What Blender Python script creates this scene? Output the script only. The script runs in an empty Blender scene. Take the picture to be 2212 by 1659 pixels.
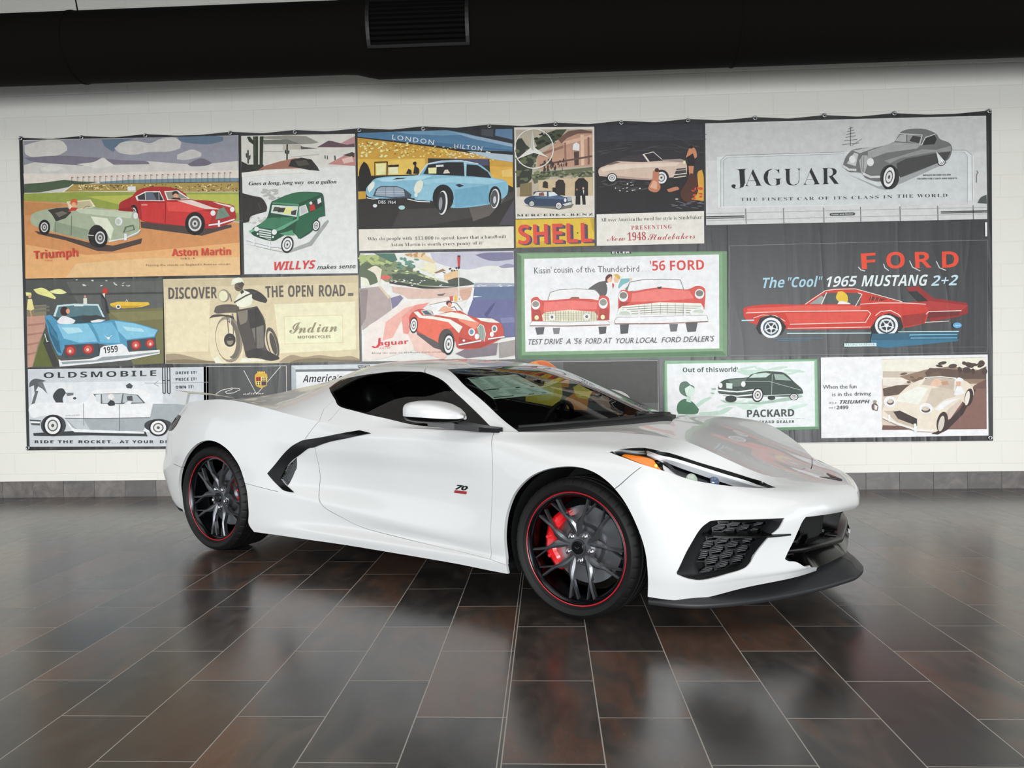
import bpy, bmesh, math, random
import numpy as np
from mathutils import Vector, Matrix
from mathutils.geometry import delaunay_2d_cdt

SC = bpy.context.scene
COL = SC.collection
random.seed(7)

# ---------------------------------------------------------------- camera (room space: X along the wall, Y towards it, Z up)
cam_d = bpy.data.cameras.new('camera'); cam = bpy.data.objects.new('camera', cam_d); COL.objects.link(cam)
cam_d.sensor_width = 36; cam_d.lens = 27.304; cam_d.clip_end = 100
_r = Vector((0.99880321, 0.04594088, -0.01678043)); _u = Vector((0.01597142, 0.01792046, 0.99971184)); _f = Vector((-0.04622835, 0.99878341, -0.01716527))
cam.matrix_world = Matrix(((_r.x, _u.x, -_f.x, 0), (_r.y, _u.y, -_f.y, 0), (_r.z, _u.z, -_f.z, 1.1527), (0, 0, 0, 1)))
SC.camera = cam
VIEW_R, VIEW_U, VIEW_F = _r, _u, _f

# ---------------------------------------------------------------- daylight and ceiling light
world = bpy.data.worlds.new('sky'); SC.world = world; world.use_nodes = True
_bg = world.node_tree.nodes['Background']; _bg.inputs[0].default_value = (.80, .90, 1, 1); _bg.inputs[1].default_value = 1.0
def area_light(name, loc, rot, sx, sy, power, col=(1, 1, 1), spread=180):
    l = bpy.data.lights.new(name, 'AREA'); l.shape = 'RECTANGLE'; l.size = sx; l.size_y = sy; l.energy = power; l.color = col
    l.spread = math.radians(spread)
    o = bpy.data.objects.new(name, l); o.location = loc; o.rotation_euler = rot; COL.objects.link(o); return o
R90 = math.pi/2
# shop-front glazing behind the camera (daylight enters through its bays) and the glazed side bays
for x in (-7.2, -3.6, 0, 3.6, 7.2):
    area_light('front_daylight', (x, -5.4, 1.75), (R90 - math.radians(13), 0, 0), 3.5, 3.3, 92, (.97, .99, 1), 72)
for s, p_ in ((-1, 17), (1, 44)):
    area_light('side_daylight', (s*9.35, 1.6, 1.75), (R90 - math.radians(8), 0, s*R90), 6.5, 3.3, p_, (.97, .99, 1), 110)
for x in (-5, 0, 5):
    area_light('ceiling_light', (x, 1.5, 5.3), (0, 0, 0), 3.6, 5.0, 85, (1, .97, .92))  # broad overhead area lights added just below the closed ceiling
SC.view_settings.view_transform = 'Standard'; SC.view_settings.look = 'None'
SC.view_settings.exposure = 0.0; SC.view_settings.gamma = 1; SC.view_settings.use_curve_mapping = False
# ---------------------------------------------------------------- helpers
def hexc(h):
    h = h.lstrip('#'); c = [int(h[i:i+2], 16)/255 for i in (0, 2, 4)]
    return tuple((x/12.92 if x <= .04045 else ((x + .055)/1.055)**2.4) for x in c)
MATS = {}
def mat(name, col=(.8, .8, .8), rough=.5, metal=0., coat=0., coat_rough=.03, emit=0., alpha=1., spec=.5, bump=0., bscale=200., var=0.):
    if name in MATS: return MATS[name]
    m = bpy.data.materials.new(name); m.use_nodes = True; nt = m.node_tree
    b = nt.nodes['Principled BSDF']
    if isinstance(col, str): col = hexc(col)
    b.inputs['Base Color'].default_value = (*col, 1); b.inputs['Roughness'].default_value = rough
    b.inputs['Metallic'].default_value = metal; b.inputs['Coat Weight'].default_value = coat
    b.inputs['Coat Roughness'].default_value = coat_rough; b.inputs['Specular IOR Level'].default_value = spec
    if emit: b.inputs['Emission Color'].default_value = (*col, 1); b.inputs['Emission Strength'].default_value = emit
    if bump or var:
        tc = nt.nodes.new('ShaderNodeTexCoord'); n = nt.nodes.new('ShaderNodeTexNoise'); n.inputs['Scale'].default_value = bscale
        nt.links.new(tc.outputs['Object'], n.inputs['Vector'])
        if bump:
            bp = nt.nodes.new('ShaderNodeBump'); bp.inputs['Strength'].default_value = bump; bp.inputs['Distance'].default_value = .002
            nt.links.new(n.outputs['Fac'], bp.inputs['Height']); nt.links.new(bp.outputs['Normal'], b.inputs['Normal'])
        if var:
            mr = nt.nodes.new('ShaderNodeMapRange'); mr.inputs['To Min'].default_value = max(0, rough - var); mr.inputs['To Max'].default_value = rough + var
            nt.links.new(n.outputs['Fac'], mr.inputs['Value']); nt.links.new(mr.outputs['Result'], b.inputs['Roughness'])
    MATS[name] = m; return m
def glass(name, tint, rough=0.0, ior=1.5):
    """thin pane: tinted see-through plus a fresnel mirror"""
    if name in MATS: return MATS[name]
    m = bpy.data.materials.new(name); m.use_nodes = True; nt = m.node_tree
    for n in list(nt.nodes): nt.nodes.remove(n)
    o = nt.nodes.new('ShaderNodeOutputMaterial'); mx = nt.nodes.new('ShaderNodeMixShader'); fr = nt.nodes.new('ShaderNodeFresnel')
    tr = nt.nodes.new('ShaderNodeBsdfTransparent'); gl = nt.nodes.new('ShaderNodeBsdfGlossy')
    tr.inputs[0].default_value = (*tint, 1); gl.inputs['Roughness'].default_value = rough; fr.inputs[0].default_value = ior
    nt.links.new(fr.outputs[0], mx.inputs[0]); nt.links.new(tr.outputs[0], mx.inputs[1]); nt.links.new(gl.outputs[0], mx.inputs[2])
    nt.links.new(mx.outputs[0], o.inputs[0]); MATS[name] = m; return m

def empty(name, parent=None, loc=(0, 0, 0), rot=(0, 0, 0)):
    o = bpy.data.objects.new(name, None); COL.objects.link(o); o.location = loc; o.rotation_euler = rot
    o.empty_display_size = .1; o.parent = parent; return o
def tag(o, label=None, cat=None, group=None, kind=None):
    if label: o['label'] = label
    if cat: o['category'] = cat
    if group: o['group'] = group
    if kind: o['kind'] = kind
    return o
def mesh(name, V, F, mats, parent=None, smooth=False, mi=None, N=None, label=None):
    """one mesh object from vertex and face lists"""
    me = bpy.data.meshes.new(name); me.from_pydata([tuple(map(float, v)) for v in V], [], [tuple(map(int, f)) for f in F])
    for m in (mats if isinstance(mats, (list, tuple)) else [mats]): me.materials.append(m)
    if mi is not None: me.polygons.foreach_set('material_index', np.array(mi, dtype=np.int32))
    if smooth or N is not None: me.polygons.foreach_set('use_smooth', np.ones(len(me.polygons), dtype=bool))
    me.update()
    if N is not None: me.normals_split_custom_set_from_vertices([tuple(map(float, n)) for n in N])
    o = bpy.data.objects.new(name, me); COL.objects.link(o); o.parent = parent
    if label: o['label'] = label
    return o
class MB:
    """collects boxes, prisms, tubes and lathes into one mesh"""
    def __init__(s): s.V = []; s.F = []; s.M = []
    def add(s, V, F, m=0):
        k = len(s.V); s.V += [tuple(map(float, v)) for v in V]; s.F += [tuple(int(i) + k for i in f) for f in F]; s.M += [m]*len(F); return s
    def box(s, a, b, m=0, bev=0):
        (x0, y0, z0), (x1, y1, z1) = a, b
        if bev:
            bm = bmesh.new(); bmesh.ops.create_cube(bm, size=1, matrix=Matrix.Translation(((x0+x1)/2, (y0+y1)/2, (z0+z1)/2)) @ Matrix.Diagonal((abs(x1-x0), abs(y1-y0), abs(z1-z0), 1)))
            bmesh.ops.bevel(bm, geom=bm.edges[:], offset=bev, segments=2, affect='EDGES', profile=.5)
            return s.bm(bm, m)
        V = [(x, y, z) for x in (x0, x1) for y in (y0, y1) for z in (z0, z1)]
        return s.add(V, [(0,1,3,2),(4,6,7,5),(0,4,5,1),(2,3,7,6),(0,2,6,4),(1,5,7,3)], m)
    def bm(s, bm, m=0):
        bm.verts.ensure_lookup_table(); s.add([v.co[:] for v in bm.verts], [[v.index for v in f.verts] for f in bm.faces], m); bm.free(); return s
    def tube(s, P, r, n=8, m=0, cap=True, closed=False):
        P = [Vector(p) for p in P]; k = len(P); R = r if isinstance(r, (list, tuple)) else [r]*k
        V = []; up = None
        for i, p in enumerate(P):
            t = (P[(i+1) % k] - P[i-1]) if closed else (P[min(i+1, k-1)] - P[max(i-1, 0)])
            t.normalize()
            if up is None:
                up = Vector((0, 0, 1)) if abs(t.z) < .9 else Vector((1, 0, 0))
            a = t.cross(up).normalized(); up = a.cross(t).normalized()
            for j in range(n):
                q = 2*math.pi*j/n; V.append(p + R[i]*(math.cos(q)*a + math.sin(q)*up))
        F = []
        for i in range(k if closed else k-1):
            for j in range(n):
                a0 = i*n + j; b0 = i*n + (j+1) % n; c0 = ((i+1) % k)*n + (j+1) % n; d0 = ((i+1) % k)*n + j
                F.append((a0, b0, c0, d0))
        if cap and not closed: F += [tuple(range(n))[::-1], tuple((k-1)*n + j for j in range(n))]
        return s.add(V, F, m)
    def lathe(s, prof, n=64, axis='y', c=(0, 0, 0), m=0, a0=0, a1=2*math.pi, rfun=None):
        """prof: (radius, height) pairs turned around an axis through c"""
        full = abs(a1 - a0 - 2*math.pi) < 1e-6; V = []; F = []; k = len(prof)
        cnt = n if full else n + 1
        for i in range(cnt):
            q = a0 + (a1 - a0)*i/n
            for j, (r, h) in enumerate(prof):
                if rfun: r = rfun(i, j, r, h)
                x, z = r*math.cos(q), r*math.sin(q)
                V.append((c[0]+x, c[1]+h, c[2]+z) if axis == 'y' else ((c[0]+x, c[1]+z, c[2]+h) if axis == 'z' else (c[0]+h, c[1]+x, c[2]+z)))
        for i in range(n):
            for j in range(k-1):
                a = i*k + j; b = ((i+1) % cnt)*k + j
                F.append((a, a+1, b+1, b))
        return s.add(V, F, m)
    def prism(s, P2, h0, h1, fn, m=0):
        """polygon P2 (2D) extruded between heights h0 and h1; fn(x, y, h) -> 3D"""
        n = len(P2); V = [fn(x, y, h0) for x, y in P2] + [fn(x, y, h1) for x, y in P2]
        F = [tuple(range(n))[::-1], tuple(range(n, 2*n))] + [(i, (i+1) % n, n + (i+1) % n, n + i) for i in range(n)]
        return s.add(V, F, m)
    def build(s, name, mats, parent=None, smooth=False, label=None, sharp=None, flip=False):
        o = mesh(name, s.V, s.F, mats, parent, smooth, s.M, label=label)
        bm = bmesh.new(); bm.from_mesh(o.data); bmesh.ops.recalc_face_normals(bm, faces=bm.faces[:])
        if sharp:
            for e in bm.edges:
                if len(e.link_faces) == 2 and e.calc_face_angle(0) > sharp: e.smooth = False
        bm.to_mesh(o.data); bm.free(); return o
def catmull(P, closed=False, step=.01, corner=50, scale=1.):
    """resample a traced outline smoothly, keeping sharp corners; returns points in the input space"""
    P = [np.array(p, float) for p in P]; n = len(P); out = []
    def isc(i):
        if not closed and (i == 0 or i == n-1): return True
        a = P[i] - P[i-1]; b = P[(i+1) % n] - P[i]
        a = a*np.array([1, scale]); b = b*np.array([1, scale])
        c = np.dot(a, b)/(np.linalg.norm(a)*np.linalg.norm(b) + 1e-12)
        return math.degrees(math.acos(max(-1, min(1, c)))) > corner
    C = [isc(i) for i in range(n)]
    for i in range(n if closed else n-1):
        p1, p2 = P[i], P[(i+1) % n]; j = (i+1) % n
        p0 = 2*p1 - p2 if C[i] else P[i-1]; p3 = 2*p2 - p1 if C[j] else P[(j+1) % n]
        L = np.linalg.norm((p2 - p1)*np.array([1, scale])); k = max(1, int(L/step + .5))
        for q in range(k):
            t = q/k
            out.append(.5*((2*p1) + (p2 - p0)*t + (2*p0 - 5*p1 + 4*p2 - p3)*t*t + (3*p1 - p0 - 3*p2 + p3)*t**3))
    if not closed: out.append(P[-1])
    return np.array(out)
def inpoly(X, Y, P):
    P = np.asarray(P); x0, y0 = P[:, 0], P[:, 1]; x1, y1 = np.roll(x0, -1), np.roll(y0, -1)
    c = np.zeros(len(X), bool)
    for a, b, p, q in zip(x0, y0, x1, y1):
        if b == q: continue
        c ^= ((b > Y) != (q > Y)) & (X < (p - a)*(Y - b)/(q - b) + a)
    return c
# ---------------------------------------------------------------- room
def nodes(name):
    m = bpy.data.materials.new(name); m.use_nodes = True; return m, m.node_tree, m.node_tree.nodes['Principled BSDF']
def link(nt, a, b): nt.links.new(a, b)
def math_node(nt, op, a, b=None):
    n = nt.nodes.new('ShaderNodeMath'); n.operation = op
    for i, v in enumerate((a, b)):
        if v is None: continue
        if hasattr(v, 'links'): nt.links.new(v, n.inputs[i])
        else: n.inputs[i].default_value = v
    return n.outputs[0]
def tile_material(name, W, L, gap, off, cols, grout, rough, axis='floor', stagger=.5, rust=.5):
    """running-bond stone tiles with rust-coloured clouds; every tile gets its own tone"""
    m, nt, b = nodes(name)
    g = nt.nodes.new('ShaderNodeNewGeometry'); s = nt.nodes.new('ShaderNodeSeparateXYZ'); link(nt, g.outputs['Position'], s.inputs[0])
    X = math_node(nt, 'DIVIDE', math_node(nt, 'SUBTRACT', s.outputs['X'], off[0]), W)
    V = s.outputs['Y'] if axis == 'floor' else s.outputs['Z']
    ci = math_node(nt, 'FLOOR', X)
    par = math_node(nt, 'MULTIPLY', math_node(nt, 'MODULO', math_node(nt, 'ADD', ci, 100), 2), stagger)
    Y = math_node(nt, 'ADD', math_node(nt, 'DIVIDE', math_node(nt, 'SUBTRACT', V, off[1]), L), par)
    ri = math_node(nt, 'FLOOR', Y)
    fx = math_node(nt, 'SUBTRACT', X, ci); fy = math_node(nt, 'SUBTRACT', Y, ri)
    dx = math_node(nt, 'MULTIPLY', math_node(nt, 'MINIMUM', fx, math_node(nt, 'SUBTRACT', 1, fx)), W)
    dy = math_node(nt, 'MULTIPLY', math_node(nt, 'MINIMUM', fy, math_node(nt, 'SUBTRACT', 1, fy)), L)
    d = math_node(nt, 'MINIMUM', dx, dy); isg = math_node(nt, 'LESS_THAN', d, gap/2)
    if axis == 'floor':   # the movement joint beside one tile line
        isg = math_node(nt, 'MAXIMUM', isg, math_node(nt, 'LESS_THAN', math_node(nt, 'ABSOLUTE', math_node(nt, 'SUBTRACT', s.outputs['X'], off[0] - .013)), .002))
    cmb = nt.nodes.new('ShaderNodeCombineXYZ'); link(nt, ci, cmb.inputs[0]); link(nt, ri, cmb.inputs[1])
    wn = nt.nodes.new('ShaderNodeTexWhiteNoise'); link(nt, cmb.outputs[0], wn.inputs['Vector'])
    # clouds: stretched along the tile, shifted per tile
    cm2 = nt.nodes.new('ShaderNodeVectorMath'); cm2.operation = 'MULTIPLY'; link(nt, wn.outputs['Color'], cm2.inputs[0]); cm2.inputs[1].default_value = (40, 40, 40)
    av = nt.nodes.new('ShaderNodeVectorMath'); av.operation = 'ADD'; link(nt, g.outputs['Position'], av.inputs[0]); link(nt, cm2.outputs[0], av.inputs[1])
    mp = nt.nodes.new('ShaderNodeMapping'); mp.inputs['Scale'].default_value = (3.4, 1.5, 3.4); link(nt, av.outputs[0], mp.inputs['Vector'])
    n1 = nt.nodes.new('ShaderNodeTexNoise'); n1.inputs['Scale'].default_value = 1.5; n1.inputs['Detail'].default_value = 9; n1.inputs['Roughness'].default_value = .62; n1.inputs['Distortion'].default_value = .6
    link(nt, mp.outputs[0], n1.inputs['Vector'])
    n2 = nt.nodes.new('ShaderNodeTexNoise'); n2.inputs['Scale'].default_value = 5; n2.inputs['Detail'].default_value = 10; n2.inputs['Roughness'].default_value = .7
    link(nt, mp.outputs[0], n2.inputs['Vector'])
    rmp = nt.nodes.new('ShaderNodeValToRGB'); e = rmp.color_ramp.elements
    for i, (p, c) in enumerate(cols):
        el = e[i] if i < 2 else e.new(p)
        el.position = p; el.color = (*hexc(c), 1)
    shift = math_node(nt, 'MULTIPLY', math_node(nt, 'SUBTRACT', wn.outputs['Value'], .5), rust)
    link(nt, math_node(nt, 'ADD', n1.outputs['Fac'], shift), rmp.inputs[0])
    mv = nt.nodes.new('ShaderNodeMix'); mv.data_type = 'RGBA'; mv.blend_type = 'OVERLAY'; mv.inputs[0].default_value = .55
    link(nt, rmp.outputs[0], mv.inputs[6]); link(nt, n2.outputs['Fac'], mv.inputs[7])
    mg = nt.nodes.new('ShaderNodeMix'); mg.data_type = 'RGBA'; link(nt, isg, mg.inputs[0]); link(nt, mv.outputs[2], mg.inputs[6]); mg.inputs[7].default_value = (*hexc(grout), 1)
    link(nt, mg.outputs[2], b.inputs['Base Color'])
    mr = nt.nodes.new('ShaderNodeMapRange'); mr.inputs['To Min'].default_value = rough[0]; mr.inputs['To Max'].default_value = rough[1]
    link(nt, n2.outputs['Fac'], mr.inputs['Value'])
    link(nt, math_node(nt, 'ADD', mr.outputs[0], math_node(nt, 'MULTIPLY', isg, .4)), b.inputs['Roughness'])
    bp = nt.nodes.new('ShaderNodeBump'); bp.inputs['Strength'].default_value = .18; bp.inputs['Distance'].default_value = .002; b.inputs['IOR'].default_value = 1.72
    link(nt, math_node(nt, 'SUBTRACT', math_node(nt, 'MULTIPLY', n2.outputs['Fac'], .12), isg), bp.inputs['Height']); link(nt, bp.outputs[0], b.inputs['Normal'])
    return m
def block_material(name, col, W=.4064, H=.2032, off=(0, 0)):
    """painted concrete block, running bond"""
    m, nt, b = nodes(name)
    g = nt.nodes.new('ShaderNodeNewGeometry'); s = nt.nodes.new('ShaderNodeSeparateXYZ'); link(nt, g.outputs['Position'], s.inputs[0])
    Z = math_node(nt, 'DIVIDE', math_node(nt, 'SUBTRACT', s.outputs['Z'], off[1]), H); ri = math_node(nt, 'FLOOR', Z)
    par = math_node(nt, 'MULTIPLY', math_node(nt, 'MODULO', math_node(nt, 'ADD', ri, 100), 2), .5)
    X = math_node(nt, 'ADD', math_node(nt, 'DIVIDE', math_node(nt, 'SUBTRACT', s.outputs['X'], off[0]), W), par); ci = math_node(nt, 'FLOOR', X)
    fx = math_node(nt, 'SUBTRACT', X, ci); fz = math_node(nt, 'SUBTRACT', Z, ri)
    dx = math_node(nt, 'MULTIPLY', math_node(nt, 'MINIMUM', fx, math_node(nt, 'SUBTRACT', 1, fx)), W)
    dz = math_node(nt, 'MULTIPLY', math_node(nt, 'MINIMUM', fz, math_node(nt, 'SUBTRACT', 1, fz)), H)
    mr = nt.nodes.new('ShaderNodeMapRange'); mr.inputs['From Max'].default_value = .007; mr.clamp = True
    link(nt, math_node(nt, 'MINIMUM', math_node(nt, 'MULTIPLY', dx, 1.5), dz), mr.inputs['Value'])
    n = nt.nodes.new('ShaderNodeTexNoise'); n.inputs['Scale'].default_value = 45; n.inputs['Detail'].default_value = 5; link(nt, g.outputs['Position'], n.inputs['Vector'])
    h = math_node(nt, 'ADD', mr.outputs[0], math_node(nt, 'MULTIPLY', n.outputs['Fac'], .5))
    bp = nt.nodes.new('ShaderNodeBump'); bp.inputs['Strength'].default_value = .5; bp.inputs['Distance'].default_value = .004
    link(nt, h, bp.inputs['Height']); link(nt, bp.outputs[0], b.inputs['Normal'])
    wn = nt.nodes.new('ShaderNodeTexNoise'); wn.inputs['Scale'].default_value = .8; wn.inputs['Detail'].default_value = 4; link(nt, g.outputs['Position'], wn.inputs['Vector'])
    rp = nt.nodes.new('ShaderNodeMix'); rp.data_type = 'RGBA'; link(nt, wn.outputs['Fac'], rp.inputs[0])
    rp.inputs[6].default_value = (*[c*.94 for c in hexc(col)], 1); rp.inputs[7].default_value = (*hexc(col), 1)
    link(nt, rp.outputs[2], b.inputs['Base Color']); b.inputs['Roughness'].default_value = .55
    return m
def struct(name, mb, mats):
    o = mb.build(name, mats); o['kind'] = 'structure'; return o
WY = 7.31                                             # face of the block wall
floor_m = tile_material('stone_floor_tile', .3048, .6096, .0042, (-.1544, 2.2546),
    [(0, '272422'), (1, '543d31'), (.37, '2f2b29'), (.47, '3a3531'), (.55, '473d37'), (.63, '563f33'), (.72, '4f4038')], '9a948c', (.16, .31), rust=.36)
base_m = tile_material('stone_skirting_tile', .3048, 3., .004, (2.004, -.6),
    [(0, '3a3634'), (1, '8d857e'), (.45, '4d4845'), (.58, '5d5753')], '272422', (.35, .5), axis='wall', stagger=0, rust=.35)
wall_m = block_material('white_painted_block', 'e8e6dd', off=(-.93, .02))
white_m = mat('white_plaster', 'c9c6b8', .8)
struct('floor', MB().box((-9.4, -5.5, -.1), (9.4, WY + .2, 0)), floor_m)
struct('wall_back', MB().box((-9.4, WY, 0), (9.4, WY + .2, 5.6)), wall_m)
struct('baseboard_back', MB().box((-9.4, WY - .014, 0), (9.4, WY, .156)), base_m)
struct('ceiling', MB().box((-9.4, -5.5, 5.4), (9.4, WY + .2, 5.6)), mat('dark_ceiling', '3a3835', .9))
# front and side walls with glazed bays (behind and beside the camera)
fw = MB(); fw.box((-9.4, -5.7, 3.42), (9.4, -5.5, 5.4)); fw.box((-9.4, -5.7, 0), (9.4, -5.5, .08))
for x in (-9.05, -5.4, -1.8, 1.8, 5.4, 9.05): fw.box((x - .05, -5.7, .08), (x + .05, -5.5, 3.42))
struct('wall_front', fw, mat('grey_wall', 'a9a6a0', .8))
for sx, nm in ((-1, 'left'), (1, 'right')):
    sw = MB(); x0, x1 = sorted((sx*9.4, sx*9.6))
    sw.box((x0, -5.7, 3.42), (x1, WY + .2, 5.4)); sw.box((x0, -5.7, 0), (x1, WY + .2, .08)); sw.box((x0, 4.9, .08), (x1, WY + .2, 3.42)); sw.box((x0, -5.7, .08), (x1, -1.7, 3.42))
    struct('wall_' + nm, sw, MATS['grey_wall'])
# round black air duct along the wall, with a wider length and a register
dk = mat('black_duct_paint', '0a0806', .9, bump=.3, bscale=60, spec=.15)
duct = empty('air_duct', None, (0, 6.62, 4.02)); tag(duct, 'black round air duct running along the top of the white block wall', 'air duct')
ZD, YD = 4.02, 6.62
mb = MB()
prof = [(-9.3, .30), (-2.5, .30)]
def ring_tube(mb, path, n=48):
    V = []; F = []
    for x, r, dz in path:
        for j in range(n):
            q = 2*math.pi*j/n; V.append((x, math.cos(q)*r, math.sin(q)*r + dz))
    for i in range(len(path) - 1):
        for j in range(n): F.append((i*n + j, i*n + (j+1) % n, (i+1)*n + (j+1) % n, (i+1)*n + j))
    mb.add(V, F); return mb
ring_tube(mb, [(-9.35, .293, 0), (-1.72, .293, 0), (-1.60, .30, 0), (-1.50, .325, 0), (-1.42, .34, 0), (9.35, .34, 0)]).build('duct_shell', dk, duct, smooth=True)
mb = MB()
for x, r in ((-4.02, .297), (-7.0, .297), (1.6, .344), (4.2, .344)):
    ring_tube(MB(), [(x - .012, r - .006, 0), (x - .006, r + .003, 0), (x + .006, r + .003, 0), (x + .012, r - .006, 0)]).build('duct_joint_band', dk, duct, smooth=True)
reg = MB()
def dpt(x, a, r): return (x, -math.cos(a)*r, math.sin(a)*r)
fr_m = mat('black_register', '0c0b0a', .5)
g0, g1, a0, a1 = -1.40, -.62, -.58, .42
for (xa, xb, aa, ab) in ((g0 - .03, g1 + .03, a0 - .07, a0), (g0 - .03, g1 + .03, a1, a1 + .07), (g0 - .03, g0, a0, a1), (g1, g1 + .03, a0, a1)):
    V = []; n = 8
    for i in range(n + 1):
        a = aa + (ab - aa)*i/n
        for x in (xa, xb):
            for r in (.338, .356): V.append(dpt(x, a, r))
    F = []
    for i in range(n):
        k = i*4; F += [(k, k+4, k+6, k+2), (k+1, k+3, k+7, k+5), (k, k+1, k+5, k+4), (k+2, k+6, k+7, k+3)]
    F += [(0, 2, 3, 1), (n*4, n*4+1, n*4+3, n*4+2)]
    reg.add(V, F)
ro = reg.build('air_register', fr_m, duct)
sl = MB()
for i in range(9):
    a = a0 + .05 + (a1 - a0 - .1)*i/8
    V = [dpt(x, a + da, r) for x in (g0, g1) for da, r in ((0, .338), (.05, .349), (.06, .349), (.01, .338))]
    sl.add(V, [(0,1,5,4),(1,2,6,5),(2,3,7,6),(3,0,4,7)])
sl.build('register_slats', mat('black_slat', '020202', .9, spec=.1), ro)

MB().tube([(-4.02, 0, .28), (-4.03, -.02, .40), (-4.03, -.02, 1.35)], .006, 8).build('hanger_wire', dk, duct)
# ---------------------------------------------------------------- car body surfaces
# car space: x forward from the front axle, w sideways from the centre plane, z up (metres)
def spline(t, T, Y):
    """natural cubic spline through (T, Y)"""
    T = np.asarray(T, float); Y = np.asarray(Y, float)
    n = len(T); h = np.diff(T)
    A = np.zeros((n, n)); B = np.zeros((n,) + Y.shape[1:])
    A[0, 0] = A[-1, -1] = 1
    for i in range(1, n - 1):
        A[i, i-1] = h[i-1]; A[i, i] = 2*(h[i-1] + h[i]); A[i, i+1] = h[i]
        B[i] = 6*((Y[i+1] - Y[i])/h[i] - (Y[i] - Y[i-1])/h[i-1])
    M = np.linalg.solve(A, B)
    t = np.asarray(t, float)
    k = np.clip(np.searchsorted(T, t) - 1, 0, n - 2)
    a = (T[k+1] - t)/h[k]; b = (t - T[k])/h[k]; hh = h[k]
    if Y.ndim == 2: a, b, hh = a[..., None], b[..., None], hh[..., None]
    return a*Y[k] + b*Y[k+1] + ((a**3 - a)*M[k] + (b**3 - b)*M[k+1])*hh**2/6

def pchip(t, T, Y):
    """monotone cubic through (T, Y), Y is (n, ...)"""
    T = np.asarray(T, float); h = np.diff(T).reshape((-1,) + (1,)*(Y.ndim-1)); d = np.diff(Y, axis=0)/h
    m = np.zeros_like(Y)
    w1 = 2*h[1:] + h[:-1]; w2 = h[1:] + 2*h[:-1]
    same = d[:-1]*d[1:] > 0
    with np.errstate(divide='ignore', invalid='ignore'):
        m[1:-1] = np.where(same, (w1 + w2)/(w1/d[:-1] + w2/d[1:]), 0)
    m[0] = d[0]; m[-1] = d[-1]
    k = np.clip(np.searchsorted(T, t) - 1, 0, len(T) - 2)
    return T, h, m, k

def pchip_rows(v, R):
    """R: (rows, n, 3) -> value at row parameter v (n,)"""
    nr = R.shape[0]; T = np.arange(nr)
    _, h, m, _ = pchip(np.zeros(1), T, R)
    k = np.clip(np.floor(v).astype(int), 0, nr - 2); f = (v - k)[:, None]
    n = np.arange(len(v))
    y0, y1, m0, m1 = R[k, n], R[k+1, n], m[k, n], m[k+1, n]
    return ((2*f**3 - 3*f**2 + 1)*y0 + (f**3 - 2*f**2 + f)*m0 + (-2*f**3 + 3*f**2)*y1 + (f**3 - f**2)*m1)

NS = [-1.2, -.95, -.70, -.45, -.22]
NOSE = [
 [(.97,0,.20),(.93,.30,.215),(.86,.555,.222),(.70,.72,.195),(.535,.835,.152)],
 [(.985,0,.225),(.944,.316,.24),(.868,.563,.247),(.71,.735,.232),(.543,.85,.205)],
 [(1.0,0,.25),(.955,.33,.262),(.875,.57,.272),(.72,.745,.268),(.55,.858,.25)],
 [(1.0,0,.34),(.958,.33,.36),(.872,.565,.37),(.725,.748,.38),(.555,.862,.38)],
 [(1.02,0,.435),(.968,.33,.462),(.878,.56,.475),(.735,.742,.485),(.562,.858,.495)],
 [(1.05,0,.487),(.99,.31,.507),(.868,.545,.53),(.69,.735,.550),(.545,.838,.570)],
 [(1.036,0,.545),(.962,.28,.57),(.835,.49,.592),(.655,.685,.622),(.50,.805,.658)],
 [(.985,0,.585),(.91,.25,.605),(.785,.45,.618),(.615,.62,.672),(.455,.75,.735)],
 [(.88,0,.608),(.835,.20,.628),(.755,.39,.642),(.63,.54,.715),(.50,.61,.785)]]
SX = [.37,.18,0,-.2,-.40,-.65,-.95,-1.25,-1.55,-1.85,-2.1,-2.3,-2.5,-2.72,-2.95,-3.12]
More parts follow.
